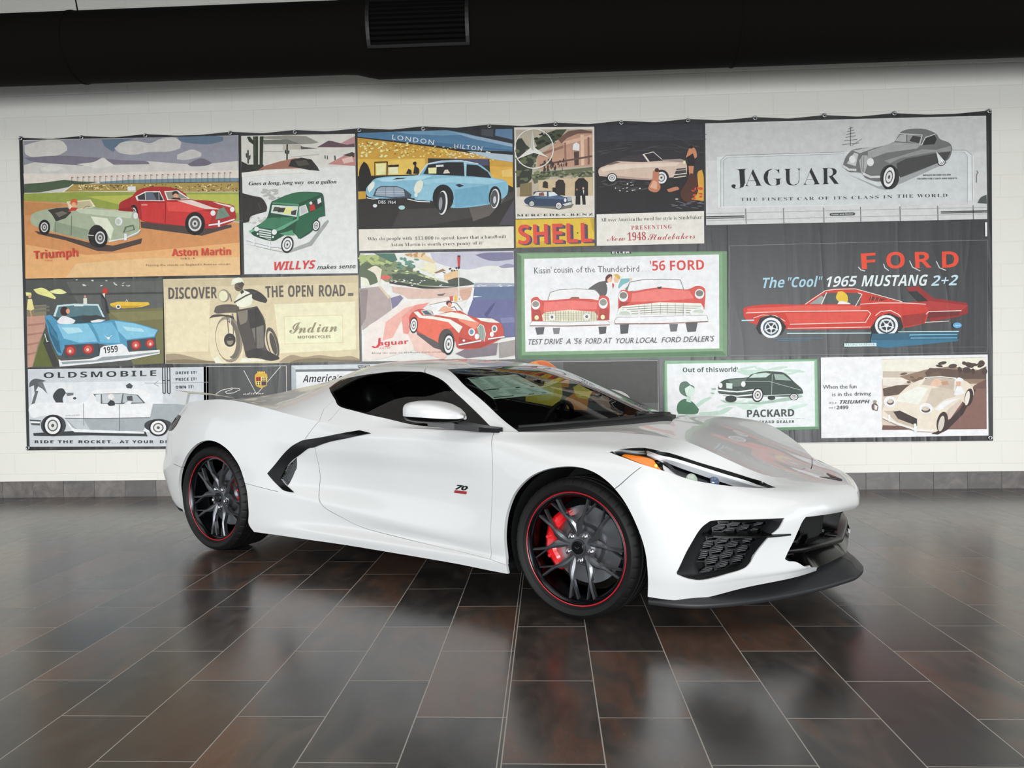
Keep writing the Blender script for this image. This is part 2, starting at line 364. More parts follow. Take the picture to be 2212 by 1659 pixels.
SIDE = [  # (w list, z list) for each row
 ([.91,.925,.93,.93,.925,.905,.895,.895,.90,.915,.925,.935,.94,.94,.925,.90],
  [.157,.165,.165,.165,.163,.164,.165,.167,.169,.170,.171,.171,.175,.18,.20,.225]),
 ([.92,.935,.94,.938,.932,.912,.905,.905,.91,.92,.932,.942,.946,.946,.935,.91],
  [.21,.215,.215,.213,.212,.212,.212,.213,.215,.22,.222,.222,.225,.235,.245,.255]),
 ([.93,.945,.948,.94,.925,.888,.872,.868,.872,.90,.93,.945,.95,.952,.945,.92],
  [.26,.265,.265,.255,.248,.245,.252,.262,.27,.275,.278,.278,.28,.285,.285,.285]),
 ([.94,.955,.96,.95,.932,.904,.896,.89,.886,.902,.93,.948,.957,.962,.955,.93],
  [.38,.385,.38,.36,.335,.315,.325,.345,.37,.40,.42,.42,.40,.39,.385,.38]),
 ([.945,.958,.963,.95,.924,.886,.866,.848,.834,.862,.915,.945,.96,.966,.958,.935],
  [.50,.50,.50,.50,.49,.49,.49,.49,.49,.49,.495,.50,.50,.50,.50,.495]),
 ([.935,.955,.962,.95,.922,.89,.87,.855,.845,.865,.905,.94,.958,.966,.958,.935],
  [.60,.61,.61,.605,.60,.60,.60,.60,.60,.60,.61,.615,.62,.625,.62,.61]),
 ([.915,.935,.945,.938,.918,.90,.885,.88,.875,.885,.905,.925,.94,.948,.94,.915],
  [.69,.71,.715,.71,.705,.705,.705,.71,.715,.72,.735,.75,.765,.775,.77,.755]),
 ([.86,.875,.885,.895,.90,.895,.885,.885,.88,.88,.885,.90,.91,.918,.91,.885],
  [.765,.785,.79,.79,.79,.785,.785,.785,.785,.80,.83,.855,.875,.885,.88,.86]),
 ([.65,.68,.72,.78,.84,.855,.86,.86,.86,.865,.87,.87,.868,.862,.85,.825],
  [.828,.847,.853,.848,.848,.848,.848,.845,.848,.882,.922,.955,.982,.995,.985,.968])]
TS = [3.63, 3.92, 4.15, 4.5]
TAIL = [
 [(-3.19,.87,.222),(-3.36,.62,.22),(-3.40,.38,.22),(-3.41,0,.22)],
 [(-3.235,.868,.25),(-3.39,.62,.25),(-3.43,.38,.25),(-3.44,0,.25)],
 [(-3.28,.865,.28),(-3.42,.62,.28),(-3.46,.38,.28),(-3.47,0,.28)],
 [(-3.34,.865,.38),(-3.50,.62,.38),(-3.54,.38,.38),(-3.55,0,.38)],
 [(-3.375,.87,.495),(-3.54,.62,.50),(-3.58,.38,.50),(-3.59,0,.50)],
 [(-3.355,.865,.60),(-3.52,.62,.60),(-3.57,.38,.60),(-3.58,0,.60)],
 [(-3.33,.855,.75),(-3.50,.62,.77),(-3.56,.38,.77),(-3.58,0,.77)],
 [(-3.27,.83,.855),(-3.45,.62,.86),(-3.53,.38,.87),(-3.55,0,.87)],
 [(-3.235,.78,.945),(-3.40,.60,.955),(-3.47,.38,.96),(-3.50,0,.96)]]
S_MIN, S_MAX = -1.2, 4.5
ROWS = []
NR = len(NOSE); VC = NR - 1.0                       # VC: row parameter of the crest
for r in range(NR):
    S = NS + [.37 - x for x in SX] + TS
    P = NOSE[r] + [(x, w, z) for x, w, z in zip(SX, *SIDE[r])] + TAIL[r]
    ROWS.append((np.array(S), np.array(P)))

def lower(s, v):
    """body side skin: s runs nose centre -> flank -> tail centre, v from sill (0) to crest (VC)"""
    s = np.atleast_1d(np.asarray(s, float)); v = np.atleast_1d(np.asarray(v, float))
    R = np.stack([spline(s, S, P) for S, P in ROWS])
    return pchip_rows(v, R)

GS = [.77,.89,1.07,1.27,1.47,1.62,1.82,2.02,2.22,2.47,2.77,3.12,3.47,3.63]
GRID = [  # rows 1..6 above the crest, per station (x, w, z)
 [(-.385,.815,.842),(-.375,.805,.840),(-.37,.80,.840),(-.355,.785,.842),(-.08,.42,.860),(.07,0,.874)],
 [(-.51,.822,.846),(-.505,.79,.872),(-.50,.768,.892),(-.485,.747,.898),(-.262,.40,.935),(-.15,0,.953)],
 [(-.69,.825,.849),(-.68,.772,.925),(-.67,.738,.98),(-.645,.71,.995),(-.469,.38,1.025),(-.38,0,1.045)],
 [(-.89,.828,.855),(-.87,.757,.975),(-.85,.695,1.07),(-.825,.663,1.089),(-.694,.36,1.112),(-.63,0,1.125)],
 [(-1.09,.828,.867),(-1.05,.745,1.02),(-1.03,.655,1.13),(-1.01,.61,1.162),(-.95,.33,1.185),(-.92,0,1.192)],
 [(-1.25,.825,.892),(-1.25,.735,1.05),(-1.25,.635,1.155),(-1.25,.575,1.188),(-1.25,.33,1.22),(-1.25,0,1.228)],
 [(-1.45,.82,.925),(-1.45,.73,1.06),(-1.45,.635,1.157),(-1.45,.555,1.193),(-1.45,.32,1.228),(-1.45,0,1.237)],
 [(-1.65,.80,.965),(-1.65,.735,1.06),(-1.65,.64,1.14),(-1.65,.545,1.183),(-1.65,.32,1.224),(-1.65,0,1.233)],
 [(-1.85,.80,.965),(-1.85,.72,1.045),(-1.85,.62,1.115),(-1.85,.50,1.155),(-1.85,.32,1.20),(-1.85,0,1.21)],
 [(-2.1,.80,.955),(-2.1,.70,1.01),(-2.1,.58,1.07),(-2.1,.46,1.105),(-2.1,.32,1.13),(-2.1,0,1.135)],
 [(-2.4,.78,.965),(-2.4,.66,.985),(-2.4,.54,1.03),(-2.4,.44,1.06),(-2.4,.32,1.055),(-2.4,0,1.05)],
 [(-2.75,.77,.975),(-2.75,.64,.975),(-2.75,.52,.995),(-2.75,.43,1.01),(-2.75,.32,.995),(-2.75,0,.99)],
 [(-3.14,.75,.965),(-3.17,.62,.965),(-3.19,.50,.97),(-3.20,.40,.975),(-3.21,.30,.975),(-3.22,0,.975)],
 [(-3.32,.70,.952),(-3.40,.60,.955),(-3.44,.48,.958),(-3.47,.38,.96),(-3.49,.25,.96),(-3.50,0,.96)]]
def upper(s, v):
    """cabin and rear deck skin: v = 0 on the crest, 6 on the centre plane"""
    s = np.atleast_1d(np.asarray(s, float)); v = np.atleast_1d(np.asarray(v, float))
    base = spline(s, *ROWS[-1])
    R = [base]
    for r in range(6):
        R.append(spline(s, GS, np.array([g[r] for g in GRID])))
    return pchip_rows(v, np.stack(R))

# bonnet: height over (x, w), thin-plate spline through the crest, the centre line and the cowl
def _tps_fit(P, Z):
    n = len(P); D = np.linalg.norm(P[:, None] - P[None], axis=2)
    K = np.where(D > 0, D*D*np.log(D + 1e-12), 0)
    A = np.zeros((n+3, n+3)); A[:n, :n] = K; A[:n, n] = 1; A[:n, n+1:] = P
    A[n, :n] = 1; A[n+1:, :n] = P.T
    return np.linalg.solve(A, np.concatenate([Z, np.zeros(3)]))
def _tps(Q, P, c):
    D = np.linalg.norm(Q[:, None] - P[None], axis=2)
    return np.where(D > 0, D*D*np.log(D + 1e-12), 0) @ c[:-3] + c[-3] + Q @ c[-2:]
_cr = lower(np.linspace(-1.2, .77, 22), np.full(22, VC))
HOOD_C = [(x, w, z) for x, w, z in _cr] + [(.72,0,.658),(.8,0,.632),(.55,0,.725),(.35,0,.79),(.15,0,.845),(.07,0,.868),
   (.6,.25,.705),(.4,.3,.77),(.15,.4,.835),(-.06,.42,.86),(.55,.42,.722),(-.2,.6,.852),(.15,.58,.848),(.35,.52,.80)]
HOOD_C += [(x, -w, z) for x, w, z in HOOD_C if w > .02]
HOOD_C = np.array(HOOD_C); _hk = _tps_fit(HOOD_C[:, :2], HOOD_C[:, 2])
def hood_z(x, w):
    return _tps(np.stack([np.ravel(x), np.ravel(w)], 1), HOOD_C[:, :2], _hk)
# outlines on the skins, in (s, v)
OUTL = {
 'headlight': [(0.2018,6.875),(0.1684,7.117),(0.0887,7.349),(0.0322,7.36),(-0.2845,7.261),(-0.4831,7.299),(-0.6267,7.201),(-0.6838,6.524),(-0.601,6.282),(-0.4759,6.167),(-0.3463,6.114),(-0.239,6.13),(-0.1008,6.312),(0.0413,6.497),(0.14,6.713)],
 'vent': [(-0.3046,4.122),(-0.4621,4.236),(-0.6593,4.279),(-0.6315,3.773),(-0.5803,3.422),(-0.5155,2.814),(-0.484,2.441),(-0.4486,2.252),(-0.3802,2.114),(-0.2634,1.883),(-0.2003,1.981),(-0.1377,2.183),(-0.1345,2.26),(-0.1984,3.131),(-0.2363,3.668),(-0.266,3.944)],
 'grille': [(-0.795,4.271),(-1.063,4.356),(-1.205,4.416),(-1.205,1.35),(-0.9282,0.6944),(-0.7733,2.178),(-0.6879,2.433),(-0.669,2.535),(-0.6777,2.649),(-0.7251,3.215)],
 'lip': [(-0.9282,-0.05),(-0.9182,0.7544),(-1.205,1.45),(-1.205,-0.05)],
 'front_arch': [(0.742,-0.1),(0.7563,2.609),(0.7541,3.415),(0.7353,3.916),(0.6839,4.697),(0.6065,5.336),(0.5156,5.725),(0.415,5.922),(0.3289,5.941),(0.2538,5.781),(0.1921,5.498),(0.1408,5.121),(0.0877,4.525),(0.0454,3.817),(0.0152,3.101),(0.0025,2.406),(0.0048,1.259),(0.0141,-0.1)],
 'rear_arch': [(2.665,-0.1),(2.709,0.9643),(2.7,2.311),(2.72,3.545),(2.768,4.601),(2.85,5.24),(2.954,5.572),(3.067,5.694),(3.172,5.595),(3.266,5.319),(3.363,4.837),(3.439,4.153),(3.472,3.346),(3.47,2.514),(3.451,-0.1)],
 'intake': [(2.438,4.211),(2.395,4.851),(2.345,5.201),(2.315,5.372),(2.321,4.835),(2.333,4.667),(2.382,3.799)],
 'blade': [(1.696,7.482),(1.781,7.679),(1.815,7.635),(1.96,7.236),(2.118,6.777),(2.234,6.454),(2.285,6.211),(2.354,5.843),(2.425,5.389),(2.485,4.892),(2.537,4.442),(2.483,4.03),(2.411,3.457),(2.369,3.338),(2.316,3.336),(2.381,3.752),(2.438,4.211),(2.395,4.851),(2.345,5.232),(2.272,5.581),(2.197,5.925),(2.151,6.013),(2.013,6.556),(1.855,7.016)],
 'taillight': [(3.52,7.15),(3.6,7.25),(3.95,7.2),(3.95,6.3),(3.62,6.15),(3.545,6.5)],
 'window': [(2.226,2.272),(2.19,2.871),(2.003,2.954),(1.836,2.959),(1.657,3.039),(1.577,3.122),(1.556,3.153),(1.466,2.932),(1.308,2.697),(1.155,2.496),(1.03,2.126),(0.9041,1.457),(0.9217,1.095),(1.098,1.106),(1.22,1.089),(1.428,1.067),(1.602,1.037),(1.819,0.9924),(2.013,0.9271),(2.098,1.399)],
 'windshield': [(0.76,3.2),(0.8,3.3),(0.915,3.62),(1.036,3.75),(1.22,3.82),(1.36,3.95),(1.469,4.153),(1.451,4.687),(1.446,5.339),(1.443,6.1),(0.76,6.1)],
 'rear_glass': [(2.2,5.1),(2.2,6.1),(3,6.1),(3,5.2)],
 'amber': [(0.1487,6.905),(0.1265,7.018),(0.0097,6.959),(-0.0435,6.66),(-0.0916,6.333),(-0.0655,6.336),(0.0007,6.491),(0.0855,6.702)],
 'drl': [(0.0571,7.305),(-0.0647,7.172),(-0.2971,7.116),(-0.4273,7.085),(-0.5574,6.99),(-0.64,6.59),(-0.5935,6.555),(-0.4937,6.813),(-0.3699,6.9),(-0.2266,6.958),(-0.0549,7.061)],
 'silver': [(0.0956,7.161),(0.0531,7.218),(-0.0325,7.095),(-0.1575,6.853),(-0.214,6.413),(-0.2387,6.123),(-0.1707,6.26),(-0.1468,6.695),(-0.0509,6.965),(0.0319,7.109)],
 'silver2': [(-0.0913,6.746),(-0.163,6.51),(-0.215,6.127),(-0.1507,6.205),(-0.1021,6.445)],
 'proj': [(-0.3313,6.755),(-0.3237,6.463),(-0.3008,6.236),(-0.2725,6.184),(-0.2494,6.179),(-0.2902,6.525),(-0.3152,6.824)],
 'proj2': [(-0.3698,6.764),(-0.409,7.079),(-0.4501,6.797),(-0.4367,6.45),(-0.3989,6.429),(-0.3772,6.533)],
 'vent_inner': [(-0.3085,4.081),(-0.4614,4.216),(-0.6338,4.271),(-0.6004,3.788),(-0.57,3.419),(-0.5163,2.884),(-0.4798,2.505),(-0.4483,2.281),(-0.3809,2.166),(-0.2639,2.023),(-0.2382,2.373),(-0.2402,2.515),(-0.2617,2.87),(-0.2836,3.395)],
 'fin': [(-0.2628,3.489),(-0.3092,3.466),(-0.3718,3.455),(-0.463,3.474),(-0.5795,3.459),(-0.7128,3.438)],
}
SEAMS = {'L': [[(0.1453, 5.1556), (0.1118, 5.4732), (0.0417, 6.3452)], [(0.8659, 8.05), (0.8335, 5.9354), (0.8452, 3.5976), (0.8508, 1.2539), (1.0403, 1.4955), (1.271, 1.6715), (1.511, 1.857), (1.757, 2.0735), (1.9438, 2.5464), (2.0714, 2.8577), (2.1259, 3.3225), (2.1529, 3.937), (2.1455, 4.4149), (2.1492, 5.0845), (2.1545, 6.0342)], [(2.2355, 6.53), (2.1335, 8.05)], [(0.8508, 1.2539), (0.7487, 0.8592)], [(2.7261, 3.693), (2.5559, 3.3618), (2.4445, 3.2308)], [(3.4, 4.3), (3.52, 4.5), (3.58, 6.2)]], 'U': [[(0.8659, -0.1), (0.88, 0.7), (0.9, 1.1)], [(2.1335, -0.1), (2.1403, 0.731), (2.0969, 1.2004)], [(2.065, 0.12), (2.0471, 0.2708), (2.0119, 0.8429)], [(1.53, 3.06), (1.5445, 3.231), (1.5598, 4.3503), (1.545, 6.1)], [(2.06, 2.95), (2.1, 4.1), (2.12, 6.1)]], 'H': [[(0.7, 0.5), (0.735, 0.42), (0.765, 0.3), (0.8, 0.15), (0.815, 0.06), (0.79, 0.054), (0.79, 0)]]}
DOOR = [(0.8659, 8.05), (0.8335, 5.9354), (0.8452, 3.5976), (0.8508, 1.2539), (1.0403, 1.4955), (1.271, 1.6715), (1.511, 1.857), (1.757, 2.0735), (1.9438, 2.5464), (2.0714, 2.8577), (2.1259, 3.3225), (2.1529, 3.937), (2.1455, 4.4149), (2.1492, 5.0845), (2.1545, 6.0342), (2.2355, 6.53), (2.1335, 8.05)]
SEAM_B = np.array([(0.1453, 5.1556), (0.1118, 5.4732), (0.0417, 6.3452)])
SEAM_R = np.array([(0.7487, 0.8592), (0.8508, 1.2539), (1.0403, 1.4955), (1.271, 1.6715), (1.511, 1.857), (1.757, 2.0735), (1.9438, 2.5464), (2.0714, 2.8577), (2.1259, 3.3225), (2.1529, 3.937), (2.4445, 3.2308), (2.5559, 3.3618), (2.7261, 3.693)])
BADGE_AT = (1.0537, 4.4688); MIRROR_AT = (0.9229, 7.8744); SPOILER_AT = (3.6193, 7.9)
# ---------------------------------------------------------------- the car
CAR = empty('car', None, (0.59381, 4.35565, 0), (0, 0, math.radians(-31.661)))
tag(CAR, 'white low sports coupe with red-ringed wheels parked in front of the poster banner', 'car')
paint = mat('white_pearl_paint', 'cacbca', .42, coat=.62, coat_rough=.04)
black = mat('gloss_black_trim', '050506', .25, spec=.3)
matte = mat('matte_black_plastic', '121314', .62)
dark = mat('dark_cavity', '050505', .9)
BK = .12                                             # metric scale of one row step

PARTS = {}
def fnormals(fn, S, V, h=2e-3):
    ds = fn(S + h, V) - fn(S - h, V); dv = fn(S, V + h*4) - fn(S, V - h*4)
    N = np.cross(ds, dv); N /= np.linalg.norm(N, axis=1)[:, None] + 1e-12
    return N
def hood_fn(s, v): return np.stack([np.ravel(s), np.ravel(v), hood_z(s, v)], 1)
def buffer_line(L, h=.0021, sc=BK):
    P = np.array(L)*np.array([1, sc]); T = np.gradient(P, axis=0); T /= np.linalg.norm(T, axis=1)[:, None]
    n = np.stack([-T[:, 1], T[:, 0]], 1)*h
    return np.concatenate([P + n, (P - n)[::-1]])/np.array([1, sc])
def cut_patch(fn, dom, da, dv, polys, label, sc=BK, outer=None):
    """triangulate a skin in its (s, v) plane with all outlines as edges; sort triangles into parts"""
    s0, s1, v0, v1 = dom
    ga = np.linspace(s0, s1, max(2, int((s1 - s0)/da) + 1)); gv = np.linspace(v0, v1, max(2, int((v1 - v0)/dv) + 1))
    G = np.array([(a, b*sc) for a in ga for b in gv])
    E = []; Q = []
    for P in polys:
        P = np.array(P, float); P[:, 0] = np.clip(P[:, 0], s0, s1); P[:, 1] = np.clip(P[:, 1], v0, v1)
        k = len(Q); n = len(P); Q += [(a, b*sc) for a, b in P]; E += [(k + i, k + (i+1) % n) for i in range(n)]
    Qa = np.array(Q) if Q else np.zeros((0, 2))
    keep = np.ones(len(G), bool)
    edge = (G[:, 0] < s0 + 1e-6) | (G[:, 0] > s1 - 1e-6) | (G[:, 1] < v0*sc + 1e-6) | (G[:, 1] > v1*sc - 1e-6)
    if len(Qa):
        for i in range(0, len(G), 2000):
            d = np.hypot(G[i:i+2000, None, 0] - Qa[None, :, 0], G[i:i+2000, None, 1] - Qa[None, :, 1]).min(1)
            keep[i:i+2000] &= (d > .3*da)
    G = G[keep | edge]
    pts = [Vector((float(a), float(b))) for a, b in Qa] + [Vector((float(a), float(b))) for a, b in G]
    vo, eo, fo, *_ = delaunay_2d_cdt(pts, E, [], 0, 1e-5)
    AV = np.array([(p.x, p.y/sc) for p in vo]); T = np.array([f for f in fo if len(f) == 3])
    C = AV[T].mean(1)
    P3 = fn(AV[:, 0], AV[:, 1]); NN = fnormals(fn, AV[:, 0], AV[:, 1])
    lab = label(C[:, 0], C[:, 1])
    for nm in set(lab):
        if not nm: continue
        t = T[lab == nm]; ids = np.unique(t); mp = -np.ones(len(AV), int); mp[ids] = np.arange(len(ids))
        PARTS.setdefault(nm, []).append((P3[ids], mp[t], NN[ids]))
def labels(n): return np.full(n, '', dtype=object)

_o = {k: catmull(v, True, .012, 40, BK) for k, v in OUTL.items()}
_o['front_arch'] = catmull(OUTL['front_arch'], False, .012, 80, BK); _o['rear_arch'] = catmull(OUTL['rear_arch'], False, .012, 80, BK)
_o['window_glass'] = np.mean(_o['window'], axis=0) + (_o['window'] - np.mean(_o['window'], axis=0))*np.array([.965, .93])
_w = _o['windshield']; _o['ws_glass'] = np.stack([np.where(_w[:, 0] > .79, _w[:, 0] - .02, _w[:, 0] + .055), np.where(_w[:, 1] < 6, _w[:, 1] + .12, _w[:, 1])], 1)
_gapL = [buffer_line(catmull(s, False, .02, 30, BK)) for s in SEAMS['L']]
_gapU = [buffer_line(catmull(s, False, .02, 30, BK)) for s in SEAMS['U']]
_gapH = [buffer_line(catmull(SEAMS['H'][0], False, .02, 60, 1.), .0018, 1.)]
_gapH.append(np.stack([_gapH[0][:, 0], -_gapH[0][:, 1]], 1))
_door = catmull(DOOR, True, .02, 30, BK)
def lab_low(s, v):
    L = labels(len(s)); door = inpoly(s, v, _door)
    L[:] = 'rear_quarter_panel'
    L[(s < .88) & ~door] = 'front_fender'
    sb = np.interp(v, SEAM_B[:, 1], SEAM_B[:, 0])
    L[(s < sb) & (s < .3)] = 'front_bumper'
    rk = np.interp(s, SEAM_R[:, 0], SEAM_R[:, 1])
    L[(v < rk) & (s > .7) & (s < 2.73)] = 'rocker_panel'
    L[door] = 'door'
    L[(s > np.interp(v, [4.3, 4.5, 6.2], [3.4, 3.52, 3.58]))] = 'rear_bumper'
    for k, nm in (('headlight', ''), ('vent', ''), ('grille', ''), ('lip', ''), ('front_arch', ''), ('rear_arch', ''), ('intake', ''), ('taillight', '')):
        L[inpoly(s, v, _o[k])] = nm
    for g in _gapL: L[inpoly(s, v, g)] = ''
    return L
def lab_up(s, v):
    L = labels(len(s)); L[:] = 'rear_quarter_panel'
    L[(s > .8659) & (s < 2.15) & (v < 2)] = 'door'
    L[(s > 2.05) & (v < 1.6)] = 'rear_quarter_panel'
    L[(s < np.interp(v, [0, .7, 1.1], [.8659, .88, .90])) & (v < 1.5)] = 'front_fender'
    L[(v > 1.1) & (s < 1.0)] = 'windshield_frame'
    L[(v > 2.) & (s < 1.56)] = 'windshield_frame'
    L[(v > 2.9) & (s > np.interp(v, [3, 3.23, 4.35, 6], [1.53, 1.5445, 1.5598, 1.545])) & (s < np.interp(v, [2.95, 4.1, 6], [2.06, 2.1, 2.12]))] = 'roof_panel'
    L[inpoly(s, v, _o['window'])] = 'side_window_trim'
    L[inpoly(s, v, _o['window_glass'])] = 'side_window'
    L[inpoly(s, v, _o['windshield'])] = 'windshield_border'
    L[inpoly(s, v, _o['ws_glass'])] = 'windshield'
    L[inpoly(s, v, _o['rear_glass'])] = 'rear_window'
    for g in _gapU: L[inpoly(s, v, g) & (L != 'windshield') & (L != 'side_window') & (L != 'side_window_trim') & (L != 'windshield_border')] = ''
    return L
_cx = np.concatenate([lower(np.linspace(-1.2, .77, 90), np.full(90, VC)), upper(np.full(30, .77), np.linspace(.2, 6, 30))])
_hb = np.concatenate([_cx[:, :2], (_cx[::-1, :2]*np.array([1, -1]))[1:-1]])
def lab_hood(s, v):
    L = labels(len(s)); av = np.abs(v)
    L[:] = 'hood'
    L[s > np.interp(av, [0, .054, .06, .15, .30, .42, .50], [.79, .79, .815, .80, .765, .735, .70])] = 'front_bumper'
    L[~inpoly(s, v, _hb)] = ''
    for g in _gapH: L[inpoly(s, v, g)] = ''
    return L
cut_patch(lower, (S_MIN, S_MAX, 0, VC), .022, .14, [_o[k] for k in ('headlight','vent','grille','lip','front_arch','rear_arch','intake','taillight')] + _gapL + [_door], lab_low)
cut_patch(upper, (.77, 3.63, 0, 6), .022, .14, [_o[k] for k in ('window','window_glass','windshield','ws_glass','rear_glass')] + _gapU, lab_up)
_low = PARTS; PARTS = {}
cut_patch(hood_fn, (-.46, .9, -.9, .9), .025, .025, [_hb] + _gapH, lab_hood, 1.)
_hp = PARTS; PARTS = _low

def weld(chunks):
    V = np.concatenate([c[0] for c in chunks]); N = np.concatenate([c[2] for c in chunks]); F = []; k = 0
    for c in chunks: F.append(c[1] + k); k += len(c[0])
    F = np.concatenate(F)
    _, first, invx = np.unique(np.round(V, 4), axis=0, return_index=True, return_inverse=True)
    invx = invx.ravel(); NN = np.zeros((len(first), 3)); np.add.at(NN, invx, N); NN /= np.linalg.norm(NN, axis=1)[:, None] + 1e-12
    V = V[first]; F = invx[F]; F = F[(F[:, 0] != F[:, 1]) & (F[:, 1] != F[:, 2]) & (F[:, 0] != F[:, 2])]
    return V, F, NN
def orient(V, F, N):
    """normals point out of the body, faces follow"""
    ref = V - np.stack([np.clip(V[:, 0], -3.0, .45), np.zeros(len(V)), np.full(len(V), .45)], 1)
    sg = np.sign((N*ref).sum(1)); sg[sg == 0] = 1; N = N*sg[:, None]
    fn = np.cross(V[F[:, 1]] - V[F[:, 0]], V[F[:, 2]] - V[F[:, 0]]); fl = (fn*N[F].mean(1)).sum(1) < 0
    F = F.copy(); F[fl] = F[fl][:, ::-1]
    return V, F, N
def rim(V, F, N, depth, skip_center=True):
    """turn the open edges inwards so that panels have thickness"""
    E = {}
    for f in F:
        for a, b in ((f[0], f[1]), (f[1], f[2]), (f[2], f[0])): E[(a, b)] = 1
    V2, F2, N2 = [], [], []; k = len(V)
    for (a, b) in E:
        if (b, a) in E: continue
        if abs(V[a][1]) < 1e-4 and abs(V[b][1]) < 1e-4: continue
        e = V[b] - V[a]; n = np.cross(e, N[a]); n = n/(np.linalg.norm(n) + 1e-12)
        V2 += [V[a], V[b], V[b] - N[b]*depth, V[a] - N[a]*depth]; N2 += [n]*4
        F2.append((k + 1, k, k + 3, k + 2)); k += 4
    if not V2: return V, [tuple(f) for f in F], N
    return np.concatenate([V, np.array(V2)]), [tuple(f) for f in F] + F2, np.concatenate([N, np.array(N2)])
def side(V, sgn):
    """model space (x, w, z) -> car space; sgn -1 is the right-hand side"""
    return V*np.array([1, sgn, 1])
PAINTED = {'front_bumper': ('c', .012), 'front_fender': ('s', .02), 'door': ('s', .012), 'rear_quarter_panel': ('s', .02), 'rocker_panel': ('s', .015),
   'rear_bumper': ('c', .02), 'windshield_frame': ('c', .008), 'roof_panel': ('c', .008)}
BODY = {}
def build_panel(nm, m, mode, depth, label=None, extra=None, parent=None):
    ch = list(PARTS.get(nm, []))
    if mode == 'c':
        ch2 = ch + [(side(c[0], -1), c[1][:, ::-1], side(c[2], -1)) for c in ch] + (extra or [])
        V, F, N = weld(ch2); V, F, N = orient(V, F, N)
        if depth: V, F, N = rim(V, F, N, depth)
        o = mesh(nm, V, F, m, parent or CAR, True, N=N, label=label); BODY[nm] = o; return [o]
    V, F, N = weld(ch); V, F, N = orient(V, F, N)
    if depth: V, F, N = rim(V, F, N, depth)
    out = []
    for sgn in (-1, 1):
        FF = F if sgn > 0 else [tuple(f)[::-1] for f in F]
        out.append(mesh(nm, side(V, sgn), FF, m, parent or CAR, True, N=side(N, sgn), label=label))
    BODY[nm] = out; return out
for nm, (mode, dep) in PAINTED.items():
    ex = _hp.get('front_bumper') if nm == 'front_bumper' else None
    build_panel(nm, paint, mode, dep, extra=ex)
V, F, N = weld(_hp['hood']); V, F, N = orient(V, F, N); V, F, N = rim(V, F, N, .004)
BODY['hood'] = mesh('hood', V, F, paint, CAR, True, N=N)
ws_glass = glass('windshield_glass', (.80, .87, .84), ior=1.58); sd_glass = glass('dark_side_glass', (.40, .45, .42), ior=1.28)
build_panel('windshield', ws_glass, 'c', 0); build_panel('windshield_border', black, 'c', .004)
build_panel('side_window', sd_glass, 's', 0); build_panel('side_window_trim', black, 's', .004)
build_panel('rear_window', glass('rear_window_glass', (.08, .09, .09)), 'c', 0)
# ---------------------------------------------------------------- car details
def surf(fn, P, off=0.):
    P = np.array(P, float); X = fn(P[:, 0], P[:, 1]); N = fnormals(fn, P[:, 0], P[:, 1])
    ref = X - np.stack([np.clip(X[:, 0], -3.0, .45), np.zeros(len(X)), np.full(len(X), .45)], 1)
    sg = np.sign((N*ref).sum(1)); sg[sg == 0] = 1; N = N*sg[:, None]
    return X + N*off, N
def region(fn, poly, off, da=.02, dv=.14, sc=BK, smooth=.012, corner=40):
    """triangulated piece of a skin inside an outline, moved off along the normal"""
    P = catmull(poly, True, smooth, corner, sc) if smooth else np.array(poly, float)
    lo, hi = P.min(0), P.max(0); global PARTS
    keep = PARTS; PARTS = {}
    def lab(s, v):
        L = labels(len(s)); L[inpoly(s, v, P)] = 'x'; return L
    cut_patch(fn, (lo[0] - .01, hi[0] + .01, lo[1] - .01/sc, hi[1] + .01/sc), da, dv, [P], lab, sc)
    V, F, N = weld(PARTS['x']); PARTS = keep
    V, F, N = orient(V, F, N)
    return V + N*off, F, N
def both(name, V, F, m, parents, N=None, label=None, smooth=False, mi=None):
    """right- and left-hand copies of one part (built in x, w, z)"""
    out = []
    for sgn, p in zip((-1, 1), parents):
        VV = side(np.array(V, float), sgn); FF = F if sgn > 0 else [tuple(f)[::-1] for f in F]
        out.append(mesh(name, VV, FF, m, p, smooth, mi, None if N is None else side(np.array(N), sgn), label))
    return out
CC = [CAR, CAR]
def plate(name, fn, poly, o0, o1, m, parents, label=None, **k):
    V, F, N = region(fn, poly, o1, **k)
    V, F, N = rim(V, F, N, o1 - o0)
    return both(name, V, F, m, parents, N, label)
def resample(P, n, closed=True):
    P = np.array(P, float); Q = np.concatenate([P, P[:1]]) if closed else P
    d = np.concatenate([[0], np.cumsum(np.hypot(np.diff(Q[:, 0]), np.diff(Q[:, 1])*BK))])
    t = np.linspace(0, d[-1], n + 1)[:-1] if closed else np.linspace(0, d[-1], n)
    return np.stack([np.interp(t, d, Q[:, 0]), np.interp(t, d, Q[:, 1])], 1)
def loft(rings, closed=True):
    V = np.concatenate(rings); n = len(rings[0]); F = []
    for i in range(len(rings) - 1):
        for j in range(n if closed else n - 1):
            F.append((i*n + j, i*n + (j+1) % n, (i+1)*n + (j+1) % n, (i+1)*n + j))
    return V, F

